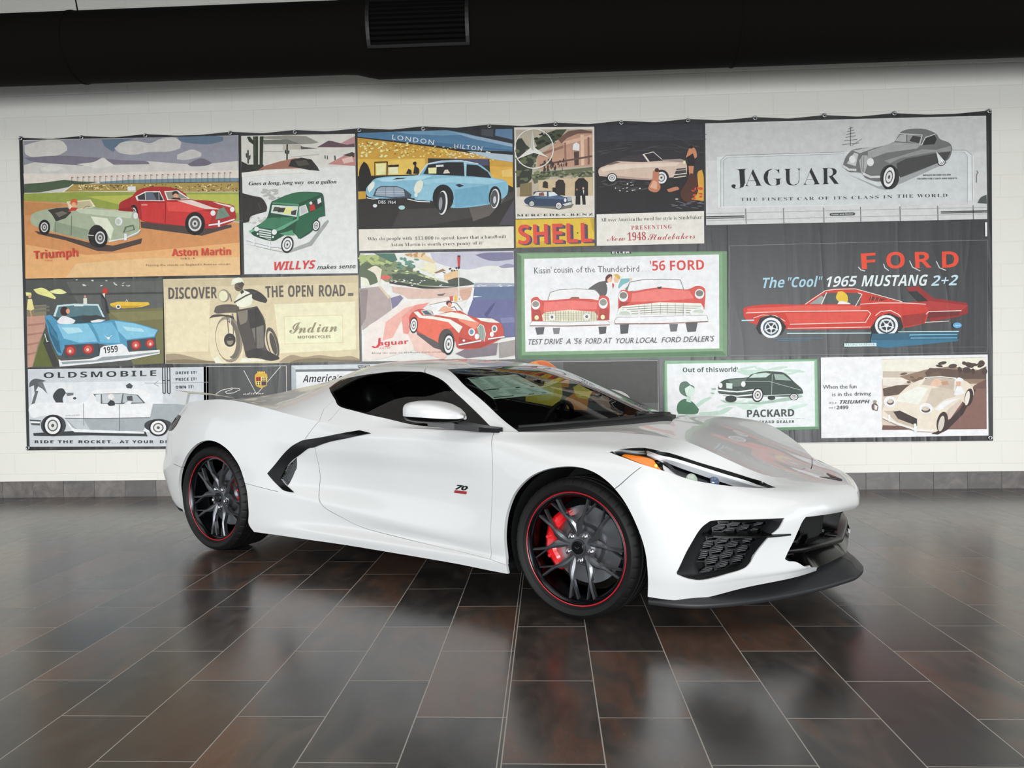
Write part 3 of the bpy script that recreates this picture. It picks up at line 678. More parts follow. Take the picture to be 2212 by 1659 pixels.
# near-black inner shell added so the panel gaps read dark, floor pan, wheel wells
PARTS = {}
_big = [_o[k] for k in ('headlight','vent','grille','lip','front_arch','rear_arch','intake','taillight')]
def lab_shell(s, v):
    L = labels(len(s)); L[:] = 'x'
    for p in _big: L[inpoly(s, v, p)] = ''
    return L
cut_patch(lower, (S_MIN, S_MAX, 0, VC), .05, .3, _big, lab_shell)
def lab_shell2(s, v):
    L = labels(len(s)); L[:] = 'x'
    for k in ('window', 'windshield'): L[inpoly(s, v, _o[k])] = ''
    return L
cut_patch(upper, (.77, 3.63, 0, 6), .05, .2, [_o['window'], _o['windshield']], lab_shell2)
ch = PARTS['x']; ch = ch + [(side(c[0], -1), c[1][:, ::-1], side(c[2], -1)) for c in ch]
V, F, N = weld(ch); V, F, N = orient(V, F, N)
mesh('inner_body_shell', V - N*.014, F, dark, CAR, True)
mb = MB()
mb.box((-3.3, -.52, .14), (.60, .52, .19)); mb.box((-2.28, -.87, .17), (-.40, .87, .20)); mb.box((.39, -.78, .15), (.52, .78, .19)); mb.box((-3.28, -.75, .2), (-3.08, .75, .24))
mb.build('floor_pan', matte, CAR)
for xa, r, wi in ((0., .378, .50), (-2.722, .392, .47)):
    zc = .335 if xa == 0 else .345
    mb = MB(); n = 40; a0, a1 = math.radians(-26), math.radians(206)
    mb.lathe([(r, wi), (r, .885)], n, 'y', (xa, 0, zc), 0, a0, a1)
    cap = [(xa + r*math.cos(a0 + (a1 - a0)*i/n), wi, zc + r*math.sin(a0 + (a1 - a0)*i/n)) for i in range(n + 1)]
    mb.add(cap, [tuple(range(n + 1))])
    for sgn in (-1, 1):
        mesh('wheel_well_liner', side(np.array(mb.V), sgn), mb.F, matte, CAR)

# bumper intakes: recessed surround, honeycomb with slats, fin
def hexcells(poly, e1, e2, org, fr=.80):
    lo, hi = np.min(poly, 0), np.max(poly, 0); out = []
    for i in range(-20, 21):
        for j in range(-20, 21):
            c = np.array(org) + i*np.array(e1) + (j + .5*(i % 2))*np.array(e2)
            if not (lo[0] < c[0] < hi[0] and lo[1] < c[1] < hi[1]): continue
            if not inpoly(np.array([c[0]]), np.array([c[1]]), poly)[0]: continue
            a, b = np.array(e1), np.array(e2)
            H = [c + q[0]*a + q[1]*b for q in ((-.36, -.5), (.36, -.5), (.64, 0), (.36, .5), (-.36, .5), (-.64, 0))]
            out.append((c, H))
    return out
def honeycomb(fn, poly, e1, e2, org, off0, off1, slats=5, fr=.80):
    V = []; F = []; M = []
    for c, H in hexcells(poly, e1, e2, org):
        O_ = np.array(H); I_ = c + (O_ - c)*fr
        a, _ = surf(fn, O_, off1); b, _ = surf(fn, I_, off1); d, _ = surf(fn, c + (O_ - c)*(fr - .06), off0)
        k = len(V); V += list(a) + list(b) + list(d)
        for i in range(6):
            j = (i+1) % 6; F += [(k+i, k+j, k+6+j, k+6+i), (k+6+i, k+6+j, k+12+j, k+12+i)]; M += [0, 0]
        for q in range(slats):
            tt = ((q + .5)/slats*2 - 1)*.86; A = []
            for (ss, dt) in ((-.46, -.10 - .16), (.46, -.10 + .16), (.46, .10 + .16), (-.46, .10 - .16)):
                y_ = np.clip(tt + dt*.9, -1, 1); A.append(c + np.array(e1)*ss*(1 - .30*abs(y_)) + np.array(e2)*.5*y_*fr)
            p, n2 = surf(fn, A, off0 + .012); k = len(V); V += list(p) + list(p - n2*.006)
            F += [(k, k+1, k+2, k+3), (k, k+4, k+5, k+1), (k+2, k+6, k+7, k+3)]; M += [1]*3
    return V, F, M
slat_m = mat('dark_grey_slat', '4c4d4e', .4)
vo, vi = resample(_o['vent'], 96), resample(catmull(OUTL['vent_inner'], True, .012, 40, BK), 96)
vm_ = np.mean(vo, 0); _dd = np.hypot((vi - vo)[:, 0], (vi - vo)[:, 1]*BK); vi = np.where((_dd < .014)[:, None], vm_ + (vo - vm_)*.93, vi); vi = np.stack([sum(np.roll(vi[:, q], k_) for k_ in (-1, 0, 1))/3 for q in (0, 1)], 1); a, _ = surf(lower, vm_ + (vo - vm_)*1.012, .0006); a2, _ = surf(lower, vo*.97 + vi*.03, -.008); b, _ = surf(lower, vo*.25 + vi*.75, -.034); c, _ = surf(lower, vi, -.046); d, _ = surf(lower, vi, -.085)
V, F = loft([a, a2, b, c, d])
vents = both('bumper_intake', V, F, matte, CC, smooth=True, label='black recessed intake in the bumper corner')
V, F, N = region(lower, OUTL['vent_inner'], -.084); both('intake_back_panel', V, F, dark, vents, N)
V, F, M = honeycomb(lower, catmull(OUTL['vent_inner'], True, .012, 40, BK), (.066, .0), (.026, -.34), (-.37, 3.2), -.070, -.042, 4, .84)
both('honeycomb_grille', V, F, [black, slat_m], vents, mi=M)
fl = np.array(OUTL['fin']); fs = np.linspace(-.258, -.705, 24); fv = np.interp(-fs, -fl[:, 0], fl[:, 1])
taper = np.minimum(1, np.minimum((fs.max() - fs)/.03, (fs - fs.min())/.16))
o_, n_ = surf(lower, np.stack([fs, fv], 1)); up = np.array([0, 0, 1.])
r0 = o_ - n_*.06 + up*.010; r1 = o_ + n_*(.022*taper)[:, None] + up*.004; r2 = o_ + n_*(.022*taper)[:, None] - up*.004; r3 = o_ - n_*.06 - up*.004
r0[-7:] += up*.012*np.linspace(0, 1, 7)[:, None]
V, F = loft([r0, r1, r2, r3]); n = 24
F = [(i*n + j, i*n + j + 1, ((i+1) % 4)*n + j + 1, ((i+1) % 4)*n + j) for i in range(4) for j in range(n - 1)]
both('intake_fin', V, F, black, vents, label='flat black blade across the intake')

# centre grille: deep gloss black opening with a cross bar and honeycomb
gp = np.array(OUTL['grille']); gh = resample(catmull(OUTL['grille'], True, .012, 40, BK), 90)
gi = np.stack([np.where(gh[:, 0] < -1.19, -1.2, np.mean(gh[:, 0]) + (gh[:, 0] - np.mean(gh[:, 0]))*.93), np.mean(gh[:, 1]) + (gh[:, 1] - np.mean(gh[:, 1]))*.84], 1)
gh[:, 0] = np.maximum(gh[:, 0], -1.2)
A0, _ = surf(lower, gh, -.001); A1, _ = surf(lower, gi, -.05); A2, _ = surf(lower, gi, -.12)
def centre(P): P = P.copy(); P[np.abs(P[:, 1]) < .012, 1] = 0; return P
A0, A1, A2 = map(centre, (A0, A1, A2))
V, F = loft([A0, A1, A2]); F = [f for f in F if not all(abs(V[i][1]) < 1e-6 for i in f)]
def one(name, V, F, m, parent=CAR, smooth=False, label=None, mi=None):
    V = np.array(V); k = len(V); VV = np.concatenate([side(V, -1), V]); FF = [tuple(f)[::-1] for f in F] + [tuple(i + k for i in f) for f in F]
    return mesh(name, VV, FF, m, parent, smooth, None if mi is None else list(mi)*2, label=label)
grl = one('front_grille', V, F, black, CAR, True, 'gloss black central opening under the nose')
gpoly = np.concatenate([gi[gi[:, 0] > -1.199], [[-1.2, gi[:, 1].max()], [-1.2, gi[:, 1].min()]]])
V, F, N = region(lower, [tuple(p) for p in gp*np.array([.985, 1])], -.115, smooth=.02); V[:, 1] = np.maximum(V[:, 1], 0); one('grille_back_panel', V, F, dark, grl, True)
ss = np.linspace(-.70, -1.2, 20); P0, n0 = surf(lower, np.stack([ss, np.interp(-ss, [.70, 1.2], [2.75, 2.62])], 1)); P0 = centre(P0)
V, F = loft([P0 - n0*.10 + up*.016, P0 - n0*.03 + up*.012, P0 - n0*.022, P0 - n0*.03 - up*.012, P0 - n0*.10 - up*.02], False)
one('grille_cross_bar', V, F, black, grl, True)
V, F, M = honeycomb(lower, gpoly, (.085, 0), (.03, -.42), (-.9, 2.5), -.112, -.085, 0); V = np.array(V); V[:, 1] = np.maximum(V[:, 1], 0)
one('grille_mesh', V, F, black, grl, mi=[0]*len(F))

# front splitter and lower lip
sp = catmull([(.36,.912),(.46,.90),(.56,.865),(.66,.785),(.745,.69),(.83,.57),(.90,.45),(.965,.32),(1.015,.20),(1.05,.10),(1.06,0)], False, .02, 75, 1.)
def rowz(P, dx, z): return np.stack([P[:, 0] + dx, P[:, 1] + dx*.3*(P[:, 1] > .01), np.full(len(P), z)], 1)
t = np.linspace(0, 1, len(sp))**1.4; rr = []
inn = sp.copy(); c_ = np.array([.1, 0]); inn = c_ + (sp - c_)*.86
def sprow(k, z0, z1): 
    q = c_ + (sp - c_)*k; return np.stack([q[:, 0], q[:, 1], z0 + (z1 - z0)*t], 1)
V, F = loft([sprow(.86, .175, .235), sprow(.955, .165, .20), sprow(.975, .150, .168), sprow(.999, .142, .158), sprow(1.0, .140, .156), sprow(1.0, .125, .141), sprow(.998, .123, .139), sprow(.94, .118, .128), sprow(.80, .125, .135)], False)
one('front_splitter', V, F, mat('splitter_plastic', '1d1e20', .5), CAR, True)
V, F, N = region(lower, [(-.92, .05), (-.92, .66), (-1.195, 1.28), (-1.195, .05)], -.012, smooth=0); V[:, 1] = np.maximum(V[:, 1], 0)
one('front_lip', V, F, dark, CAR)

# headlights
lamp = mat('headlight_housing', '08090a', .25, coat=.5); chrome = mat('bright_chrome', 'c8cbd0', .12, metal=1.)
hl = resample(_o['headlight'], 110); mid = np.mean(hl, 0); hi_ = mid + (hl - mid)*np.array([.95, .88])
a, _ = surf(lower, hl, -.001); b, _ = surf(lower, hi_, -.02); c, _ = surf(lower, hi_, -.055)
V, F = loft([a, b, c]); heads = both('headlight', V, F, lamp, CC, smooth=True, label='slim swept-back headlight with amber marker')
V, F, N = region(lower, OUTL['headlight'], -.05); both('lamp_back_plate', V, F, lamp, heads, N)
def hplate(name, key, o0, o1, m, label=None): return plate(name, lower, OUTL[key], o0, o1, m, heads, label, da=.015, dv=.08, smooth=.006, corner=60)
hplate('running_light_strip', 'drl', -.04, -.007, mat('white_light_strip', 'f2f4f5', .5), 'long white strip along the upper edge')
hplate('amber_marker', 'amber', -.04, -.014, mat('glowing_amber_lens', 'e0780c', .3, coat=.6, emit=.12), 'orange side marker')  # amber plastic given a faint glow in its material
hplate('reflector_trim', 'silver', -.04, -.02, chrome); hplate('reflector_trim', 'silver2', -.04, -.016, chrome)
def dome(name, s, v, r, off, m, parents, zs=.5):
    p, n = surf(lower, [(s, v)], off); p, n = p[0], n[0]
    fw_ = np.array([.75, .55, .25]); fw_ /= np.linalg.norm(fw_); u = np.cross(fw_, [0, 0, 1]); u /= np.linalg.norm(u); w_ = np.cross(u, fw_)
    V = []; F = []; na, nb = 18, 6
    for i in range(nb + 1):
        th = math.pi/2*i/nb
        for j in range(na): V.append(p + r*math.cos(th)*(math.cos(2*math.pi*j/na)*u + math.sin(2*math.pi*j/na)*w_) + fw_*r*zs*math.sin(th))
    for i in range(nb):
        for j in range(na): F.append((i*na + j, i*na + (j+1) % na, (i+1)*na + (j+1) % na, (i+1)*na + j))
    return both(name, V, F, m, parents, smooth=True)
lens_m = mat('projector_lens', 'b9c2b4', .05, coat=1.)
dome('projector_lens', -.29, 6.45, .030, -.038, lens_m, heads); dome('projector_lens', -.41, 6.72, .024, -.036, mat('blue_projector_lens', '5d6a86', .05, coat=1.), heads)
V, F, N = region(lower, OUTL['headlight'], -.003); both('headlight_lens', V, F, glass('clear_lens', (.95, .96, .97), ior=1.2), heads, N)
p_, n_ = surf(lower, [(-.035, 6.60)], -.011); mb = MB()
mb.lathe([(.0, .004), (.005, .003), (.007, 0)], 12, 'y', tuple(p_[0])); both('marker_bulb_glint', mb.V, mb.F, mat('amber_glint_glow', 'ffb347', .3, emit=4.), heads)  # bright glint on the bulb, put in as a small emissive spot

# flank: gloss black C-shaped blade round the engine air intake
blade = plate('side_air_intake', lower, OUTL['blade'], -.006, .007, black, CC, 'gloss black hooked blade round the engine intake', da=.015, dv=.09)
it = resample(catmull(OUTL['intake'], True, .01, 60, BK), 60); a, _ = surf(lower, it, 0); b, _ = surf(lower, it, -.05)
V, F = loft([a, b]); wall_ = both('intake_duct', V, F, dark, blade)
V, F, N = region(lower, OUTL['intake'], -.045); both('intake_duct_back', V, F, dark, blade, N)
ip = np.array(OUTL['intake']); V = []; F = []
mesh_m = mat('intake_mesh_grey', '8c9093', .35, metal=.6)
for i in range(22):
    sA = ip[:, 0].min() + .002 + (ip[:, 0].max() - ip[:, 0].min() + .05)*i/21
    tt = np.linspace(0, 1, 40); L = np.stack([sA - .055 + .06*tt, ip[:, 1].min() + (ip[:, 1].max() - ip[:, 1].min())*tt], 1)
    inn_ = L[inpoly(L[:, 0], L[:, 1], ip)]
    if len(inn_) < 3: continue
    p, n = surf(lower, inn_, -.012)
    tv = np.array([.0014, 0, 0]); k = len(V); m_ = len(p)
    V += list(p - tv) + list(p + tv) + list(p + tv - n*.004) + list(p - tv - n*.004)
    for j in range(m_ - 1):
        for q in range(4): F.append((k + q*m_ + j, k + q*m_ + j + 1, k + ((q+1) % 4)*m_ + j + 1, k + ((q+1) % 4)*m_ + j))
both('intake_mesh', V, F, mesh_m, blade, label='fine silver mesh inside the intake')

# tail lights, rear lip, spoiler
V, F, N = region(lower, OUTL['taillight'], .004, smooth=.02); V, F, N = rim(V, F, N, .03)
tl = both('tail_light', V, F, mat('dark_red_lens', '160303', .3, spec=.3), CC, N, 'dark red tail light at the rear corner')
V, F, N = region(lower, [(3.62, 7.0), (3.9, 7.0), (3.9, 6.5), (3.66, 6.45)], .008, smooth=.02); both('tail_light_segment', V, F, mat('red_segment', '7a0a12', .3, coat=.3), tl, N)
V, F, N = region(lower, [(3.46, .02), (3.46, .55), (3.6, 1.0), (4.49, 1.0), (4.49, .02)], .004, smooth=0); V[:, 1] = np.maximum(V[:, 1], 0); one('rear_diffuser', V, F, matte, CAR)
sw = [(.80,-3.16,-3.33,1.030),(.77,-3.20,-3.36,1.032),(.70,-3.25,-3.41,1.028),(.60,-3.29,-3.46,1.020),(.50,-3.32,-3.49,1.010),(.42,-3.335,-3.50,.998),(.34,-3.345,-3.51,.984),(.28,-3.35,-3.515,.972)]
for sgn in (-1, 1):
    V = []; 
    for w, xf, xb, z in sw:
        for (q, dz) in ((0, 0), (.25, .008), (.7, .009), (1, .006), (1, -.004), (.6, -.006), (.2, -.006)): V.append((xf + (xb - xf)*q, w*sgn, z + dz + .012*q))
    n = 7; F = [(i*n + j, i*n + (j+1) % n, (i+1)*n + (j+1) % n, (i+1)*n + j) for i in range(len(sw) - 1) for j in range(n)] + [tuple(range(n)), tuple((len(sw)-1)*n + j for j in range(n))]
    mb = MB().add(V, F)
    leg = [(-3.165, 1.030), (-3.325, 1.040), (-3.30, .955), (-3.20, .95)]
    V = [(x, w*sgn, z) for w in (.805, .785) for x, z in leg]; mb.add(V, [(0,1,2,3), (7,6,5,4)] + [(i, (i+1) % 4, 4 + (i+1) % 4, 4 + i) for i in range(4)])
    mb.build('rear_spoiler', paint, CAR)

# door mirrors
secs = [(-.605,.945,.012,.922,.010),(-.625,.952,.040,.926,.024),(-.66,.965,.072,.934,.038),(-.71,.978,.095,.943,.050),(-.77,.990,.108,.950,.056),(-.83,.998,.112,.953,.056),(-.875,1.0,.106,.953,.050),(-.885,1.0,.095,.953,.042)]
V = []; n = 28
for x, wc, wh, zc, zh in secs:
    for j in range(n):
        q = 2*math.pi*j/n; c, s_ = math.cos(q), math.sin(q)
        e = .62; V.append((x, wc + wh*math.copysign(abs(c)**e, c), zc + zh*math.copysign(abs(s_)**e, s_)))
F = [(i*n + j, i*n + (j+1) % n, (i+1)*n + (j+1) % n, (i+1)*n + j) for i in range(len(secs)-1) for j in range(n)] + [tuple(range(n)), tuple((len(secs)-1)*n + j for j in range(n))[::-1]]
V = np.array(V); low_ = [f for f in F if np.mean(V[list(f), 2] - np.interp(-np.mean(V[list(f), 0]), [.6, .9], [.92, .936])) < -.004 and len(f) == 4]; top_ = [f for f in F if f not in low_]
mir = both('door_mirror', V, top_, paint, CC, smooth=True, label='white mirror cap on a black foot')
both('mirror_base', V, low_, black, mir, smooth=True)
mb = MB()
P = [(-.46, .845, .856), (-.56, .865, .862), (-.68, .905, .878), (-.80, .965, .905)]
V = []
for i, (x, w, z) in enumerate(P):
    h = .012 + .004*i; d_ = .02 + .02*i/3
    V += [(x, w - d_, z + h), (x, w + d_, z + h*.6), (x, w + d_, z - h), (x, w - d_, z - h)]
F = [(i*4 + j, i*4 + (j+1) % 4, (i+1)*4 + (j+1) % 4, (i+1)*4 + j) for i in range(3) for j in range(4)] + [(0, 3, 2, 1), (12, 13, 14, 15)]
both('mirror_foot', V, F, black, mir)

# cowl and wipers
cs = np.linspace(3.3, 6, 30); P0, n0 = surf(upper, np.stack([np.full(30, .775), cs], 1)); P1, _ = surf(upper, np.stack([np.full(30, .805), cs], 1))
P0[:, 0] += np.interp(cs, [3.3, 4.2, 6], [0, .03, .04]); P0[:, 2] += .004
P0, P1 = centre(P0), centre(P1)
V, F = loft([P0 - up*.02, P0 + up*.002, P1 + up*.003, P1 - up*.01], False); one('cowl_panel', V, F, matte, CAR)
def usurf(sv, off):
    S_ = np.array(sv); sg = np.where(S_[:, 1] > 6, 1, -1); v = np.where(S_[:, 1] > 6, 12 - S_[:, 1], S_[:, 1])
    P, N = surf(upper, np.stack([S_[:, 0], v], 1), off); P[:, 1] *= sg; return P
for path, r in (([(.81, 4.0), (.80, 4.7), (.79, 5.3), (.785, 6.0), (.785, 6.5)], .009), ([(.815, 5.7), (.79, 6.4), (.78, 7.0), (.78, 7.6)], .010)):
    P = usurf(path, .010); mb = MB()
    mb.tube([tuple(p) for p in P], r, 8); mb.tube([tuple(p - np.array([0, 0, .012])) for p in P], .006, 6); mb.build('windshield_wiper', matte, CAR, smooth=True)

# badges
SCRATCH = bpy.data.scenes.new('scratch')
def text_mesh(body, size=1., bold=0., extr=0., shear=0., space=1., res=2, line=1.):
    c = bpy.data.curves.new('t', 'FONT'); c.body = body; c.size = size; c.offset = bold; c.extrude = extr; c.shear = shear; c.space_character = space; c.resolution_u = res
    c.space_line = line
    o = bpy.data.objects.new('t', c); SCRATCH.collection.objects.link(o)
    vl = SCRATCH.view_layers[0]; vl.update(); dg = vl.depsgraph; me = bpy.data.meshes.new_from_object(o.evaluated_get(dg))
    V = np.array([v.co[:] for v in me.vertices]).reshape(-1, 3); F = [tuple(p.vertices) for p in me.polygons]
    bpy.data.objects.remove(o); bpy.data.curves.remove(c); bpy.data.meshes.remove(me)
    return V, F
def on_flank(V, s0, v0, off, sgn):
    """lay flat (x, y) artwork on the flank around (s0, v0); y is up"""
    e = 1e-3; g = lower([s0, s0 + e, s0], [v0, v0, v0 + e*10]); ls = np.linalg.norm(g[1] - g[0])/e; lv = np.linalg.norm(g[2] - g[0])/(e*10)
    out = np.zeros_like(V)
    for i in range(0, len(V)):
        p, n = surf(lower, [(s0 - sgn*V[i, 0]/ls, v0 + V[i, 1]/lv)], off + V[i, 2]); out[i] = p[0]
    return out
for sgn, mir_ in ((1, -1), (-1, 1)):
    TV, TF = text_mesh('70', .036, .0012, .0008, .35, .95)
    TV = (TV - np.array([TV[:, 0].min(), TV[:, 1].min(), 0]))/np.array([np.ptp(TV[:, 0]), np.ptp(TV[:, 1]), 1])*np.array([.092, .027, 1]) + np.array([-.044, -.002, 0])
    P = on_flank(TV, BADGE_AT[0], BADGE_AT[1], .002, sgn); P[:, 1] *= mir_
    bd = mesh('anniversary_badge', P, TF, black, CAR, label='small black 70 over a red bar')
    BV = np.array([(-.052, -.019, 0), (.034, -.019, 0), (.040, -.005, 0), (-.046, -.005, 0)])
    P = on_flank(BV, BADGE_AT[0], BADGE_AT[1], .0015, sgn); P2 = on_flank(BV, BADGE_AT[0], BADGE_AT[1], .003, sgn); P[:, 1] *= mir_; P2[:, 1] *= mir_
    mesh('badge_bar', list(P) + list(P2), [(0,1,2,3), (7,6,5,4), (0,1,5,4), (1,2,6,5), (2,3,7,6), (3,0,4,7)], mat('red_badge', '8f1220', .3, coat=.5), bd)
mb = MB()
def nose(x, w):
    z = float(hood_z(np.array([x]), np.array([w]))[0]) if x < .86 else float(np.interp(x, [.86, .88, .985, 1.036], [.615, .608, .587, .545]))
    return z + .006
for sgn in (-1, 1):
    q = [(.975, .002), (.968, .020), (.905, .070), (.885, .095), (.890, .058), (.925, .010)]
    V = [(x, w*sgn, nose(x, w)) for x, w in q]; V2 = [(x, w*sgn, z - .02) for x, (y, w), z in [(v[0], p, v[2]) for v, p in zip(V, q)]]
    n = 6; mb.add(V + V2, [tuple(range(n)), tuple(range(n, 2*n))[::-1]] + [(i, (i+1) % n, n + (i+1) % n, n + i) for i in range(n)])
mb.build('nose_emblem', black, CAR, label='black V-shaped crossed flags')

# cabin
trim = mat('black_cabin_trim', '0b0b0c', .65, bump=.2, bscale=300); lea = mat('black_seat_leather', '121213', .5, bump=.15, bscale=250)
mb = MB(); mb.box((-2.0, -.80, .20), (-.5, .80, .24)); mb.box((-2.02, -.78, .2), (-1.96, .78, .90)); mb.box((-1.99, -.55, .9), (-1.96, .55, 1.05))
for s_ in (-1, 1): mb.box((-1.95, s_*.80, .24), (-.55, s_*.775, .84))
mb.box((-1.9, -.12, .24), (-.6, .12, .62), bev=.04)
mb.build('cabin_tub', trim, CAR)
mb = MB(); V = []
for x, z in ((-.02, .80), (-.15, .835), (-.40, .845), (-.62, .84), (-.72, .80), (-.70, .60), (-.3, .5)):
    for w in np.linspace(-.74, .74, 13): V.append((x - .10*(abs(w)/.74)**2 - .0, w, z + .02*math.exp(-((w - .35)/.18)**2)*(x < -.3 and x > -.7)))
F = [(i*13 + j, i*13 + j + 1, (i+1)*13 + j + 1, (i+1)*13 + j) for i in range(6) for j in range(12)]
mb.add(V, F); mb.build('dashboard', trim, CAR, smooth=True)
for w in (-.38, .38):
    st = MB(); st.box((-1.58, w - .24, .34), (-1.05, w + .24, .47), bev=.05)
    base = st.build('seat', lea, CAR, smooth=True)
    for nm, secs_ in (('seat_backrest', [(-1.52, .44, .22, .06), (-1.60, .60, .25, .07), (-1.67, .78, .25, .065), (-1.71, .90, .20, .055), (-1.73, .95, .12, .05)]), ('headrest', [(-1.73, .95, .12, .045), (-1.745, 1.0, .125, .05), (-1.755, 1.05, .11, .04), (-1.76, 1.08, .07, .03)])):
        V = []; n = 16
        for x, z, hw, hd in secs_:
            for j in range(n):
                q = 2*math.pi*j/n; c, s_ = math.cos(q), math.sin(q); V.append((x + hd*math.copysign(abs(c)**.6, c), w + hw*math.copysign(abs(s_)**.6, s_), z))
        k = len(secs_); F = [(i*n + j, i*n + (j+1) % n, (i+1)*n + (j+1) % n, (i+1)*n + j) for i in range(k-1) for j in range(n)] + [tuple(range(n)), tuple((k-1)*n + j for j in range(n))]
        MB().add(V, F).build(nm, lea, base, smooth=True)
mb = MB(); c0 = Vector((-.86, .37, .80)); ax = Vector((-.92, 0, .38)).normalized(); u_ = Vector((0, 1, 0)); v_ = ax.cross(u_)
ring = [c0 + .165*(math.cos(2*math.pi*i/36)*u_*1.02 + math.sin(2*math.pi*i/36)*v_*.92) for i in range(36)]
mb.tube(ring, .016, 10, closed=True)
for a_ in (0, math.pi, -math.pi/2): mb.tube([c0, c0 + .16*(math.cos(a_)*u_ + math.sin(a_)*v_)], .018, 8)
mb.tube([c0 + ax*.02, c0 - ax*.22], .045, 12); mb.build('steering_wheel', trim, CAR, smooth=True)
mb = MB(); mb.box((-.80, -.075, 1.055), (-.765, .075, 1.10), bev=.012); mb.tube([(-.77, 0, 1.09), (-.74, 0, 1.12)], .012, 8); mb.build('rear_view_mirror', trim, CAR)

# price sheet stuck inside the windshield: a thing of its own
Q4 = np.array([(1.3355, 4.2712), (1.3244, 5.2184), (1.0712, 5.1263), (1.0835, 4.2514)])
def sheet_pt(a, b, off):
    p = (Q4[0]*(1-a) + Q4[1]*a)*(1-b) + (Q4[3]*(1-a) + Q4[2]*a)*b
    P, N = surf(upper, [p], off); x, w, z = P[0]; return (x, -w, z)
V = []; F = []; M = []
def sheet_quad(a0, b0, a1, b1, off, m, nx=8, ny=8):
    k = len(V)
    for j in range(ny + 1):
        for i in range(nx + 1): V.append(sheet_pt(a0 + (a1 - a0)*i/nx, b0 + (b1 - b0)*j/ny, off))
    for j in range(ny):
        for i in range(nx): q = k + j*(nx+1) + i; F.append((q, q+1, q+nx+2, q+nx+1)); M.append(m)
sheet_quad(0, 0, 1, 1, -.007, 0)
rs = random.Random(5)
for col in range(4):
    for r_ in range(13):
        sheet_quad(.05 + col*.235, .09 + r_*.036, .05 + col*.235 + .08 + .11*rs.random(), .10 + r_*.036, -.0064, 1, 1, 1)
sheet_quad(.03, .03, .22, .065, -.0064, 2, 1, 1); sheet_quad(.02, .565, .98, .575, -.0064, 1, 4, 1); sheet_quad(.02, .60, .30, .64, -.0064, 2, 1, 1); sheet_quad(.55, .61, .9, .65, -.0064, 2, 1, 1)
for r_ in range(7):
    for c_2 in (.05, .36, .68): sheet_quad(c_2, .68 + r_*.034, c_2 + .12 + .12*rs.random(), .69 + r_*.034, -.0064, 1, 1, 1)
sheet_quad(.04, .925, .36, .955, -.0064, 2, 1, 1); sheet_quad(.58, .925, .9, .955, -.0064, 2, 1, 1)
SH = empty('window_sticker', None, CAR.location, CAR.rotation_euler)
tag(SH, 'pale printed price sheet stuck inside the windshield of the white car', 'sticker')
mesh('printed_sheet', V, F, [mat('pale_sheet', 'dff2ea', .6), mat('sheet_grey_print', '8fa39a', .7), mat('sheet_dark_print', '3a4742', .7)], SH, mi=M)
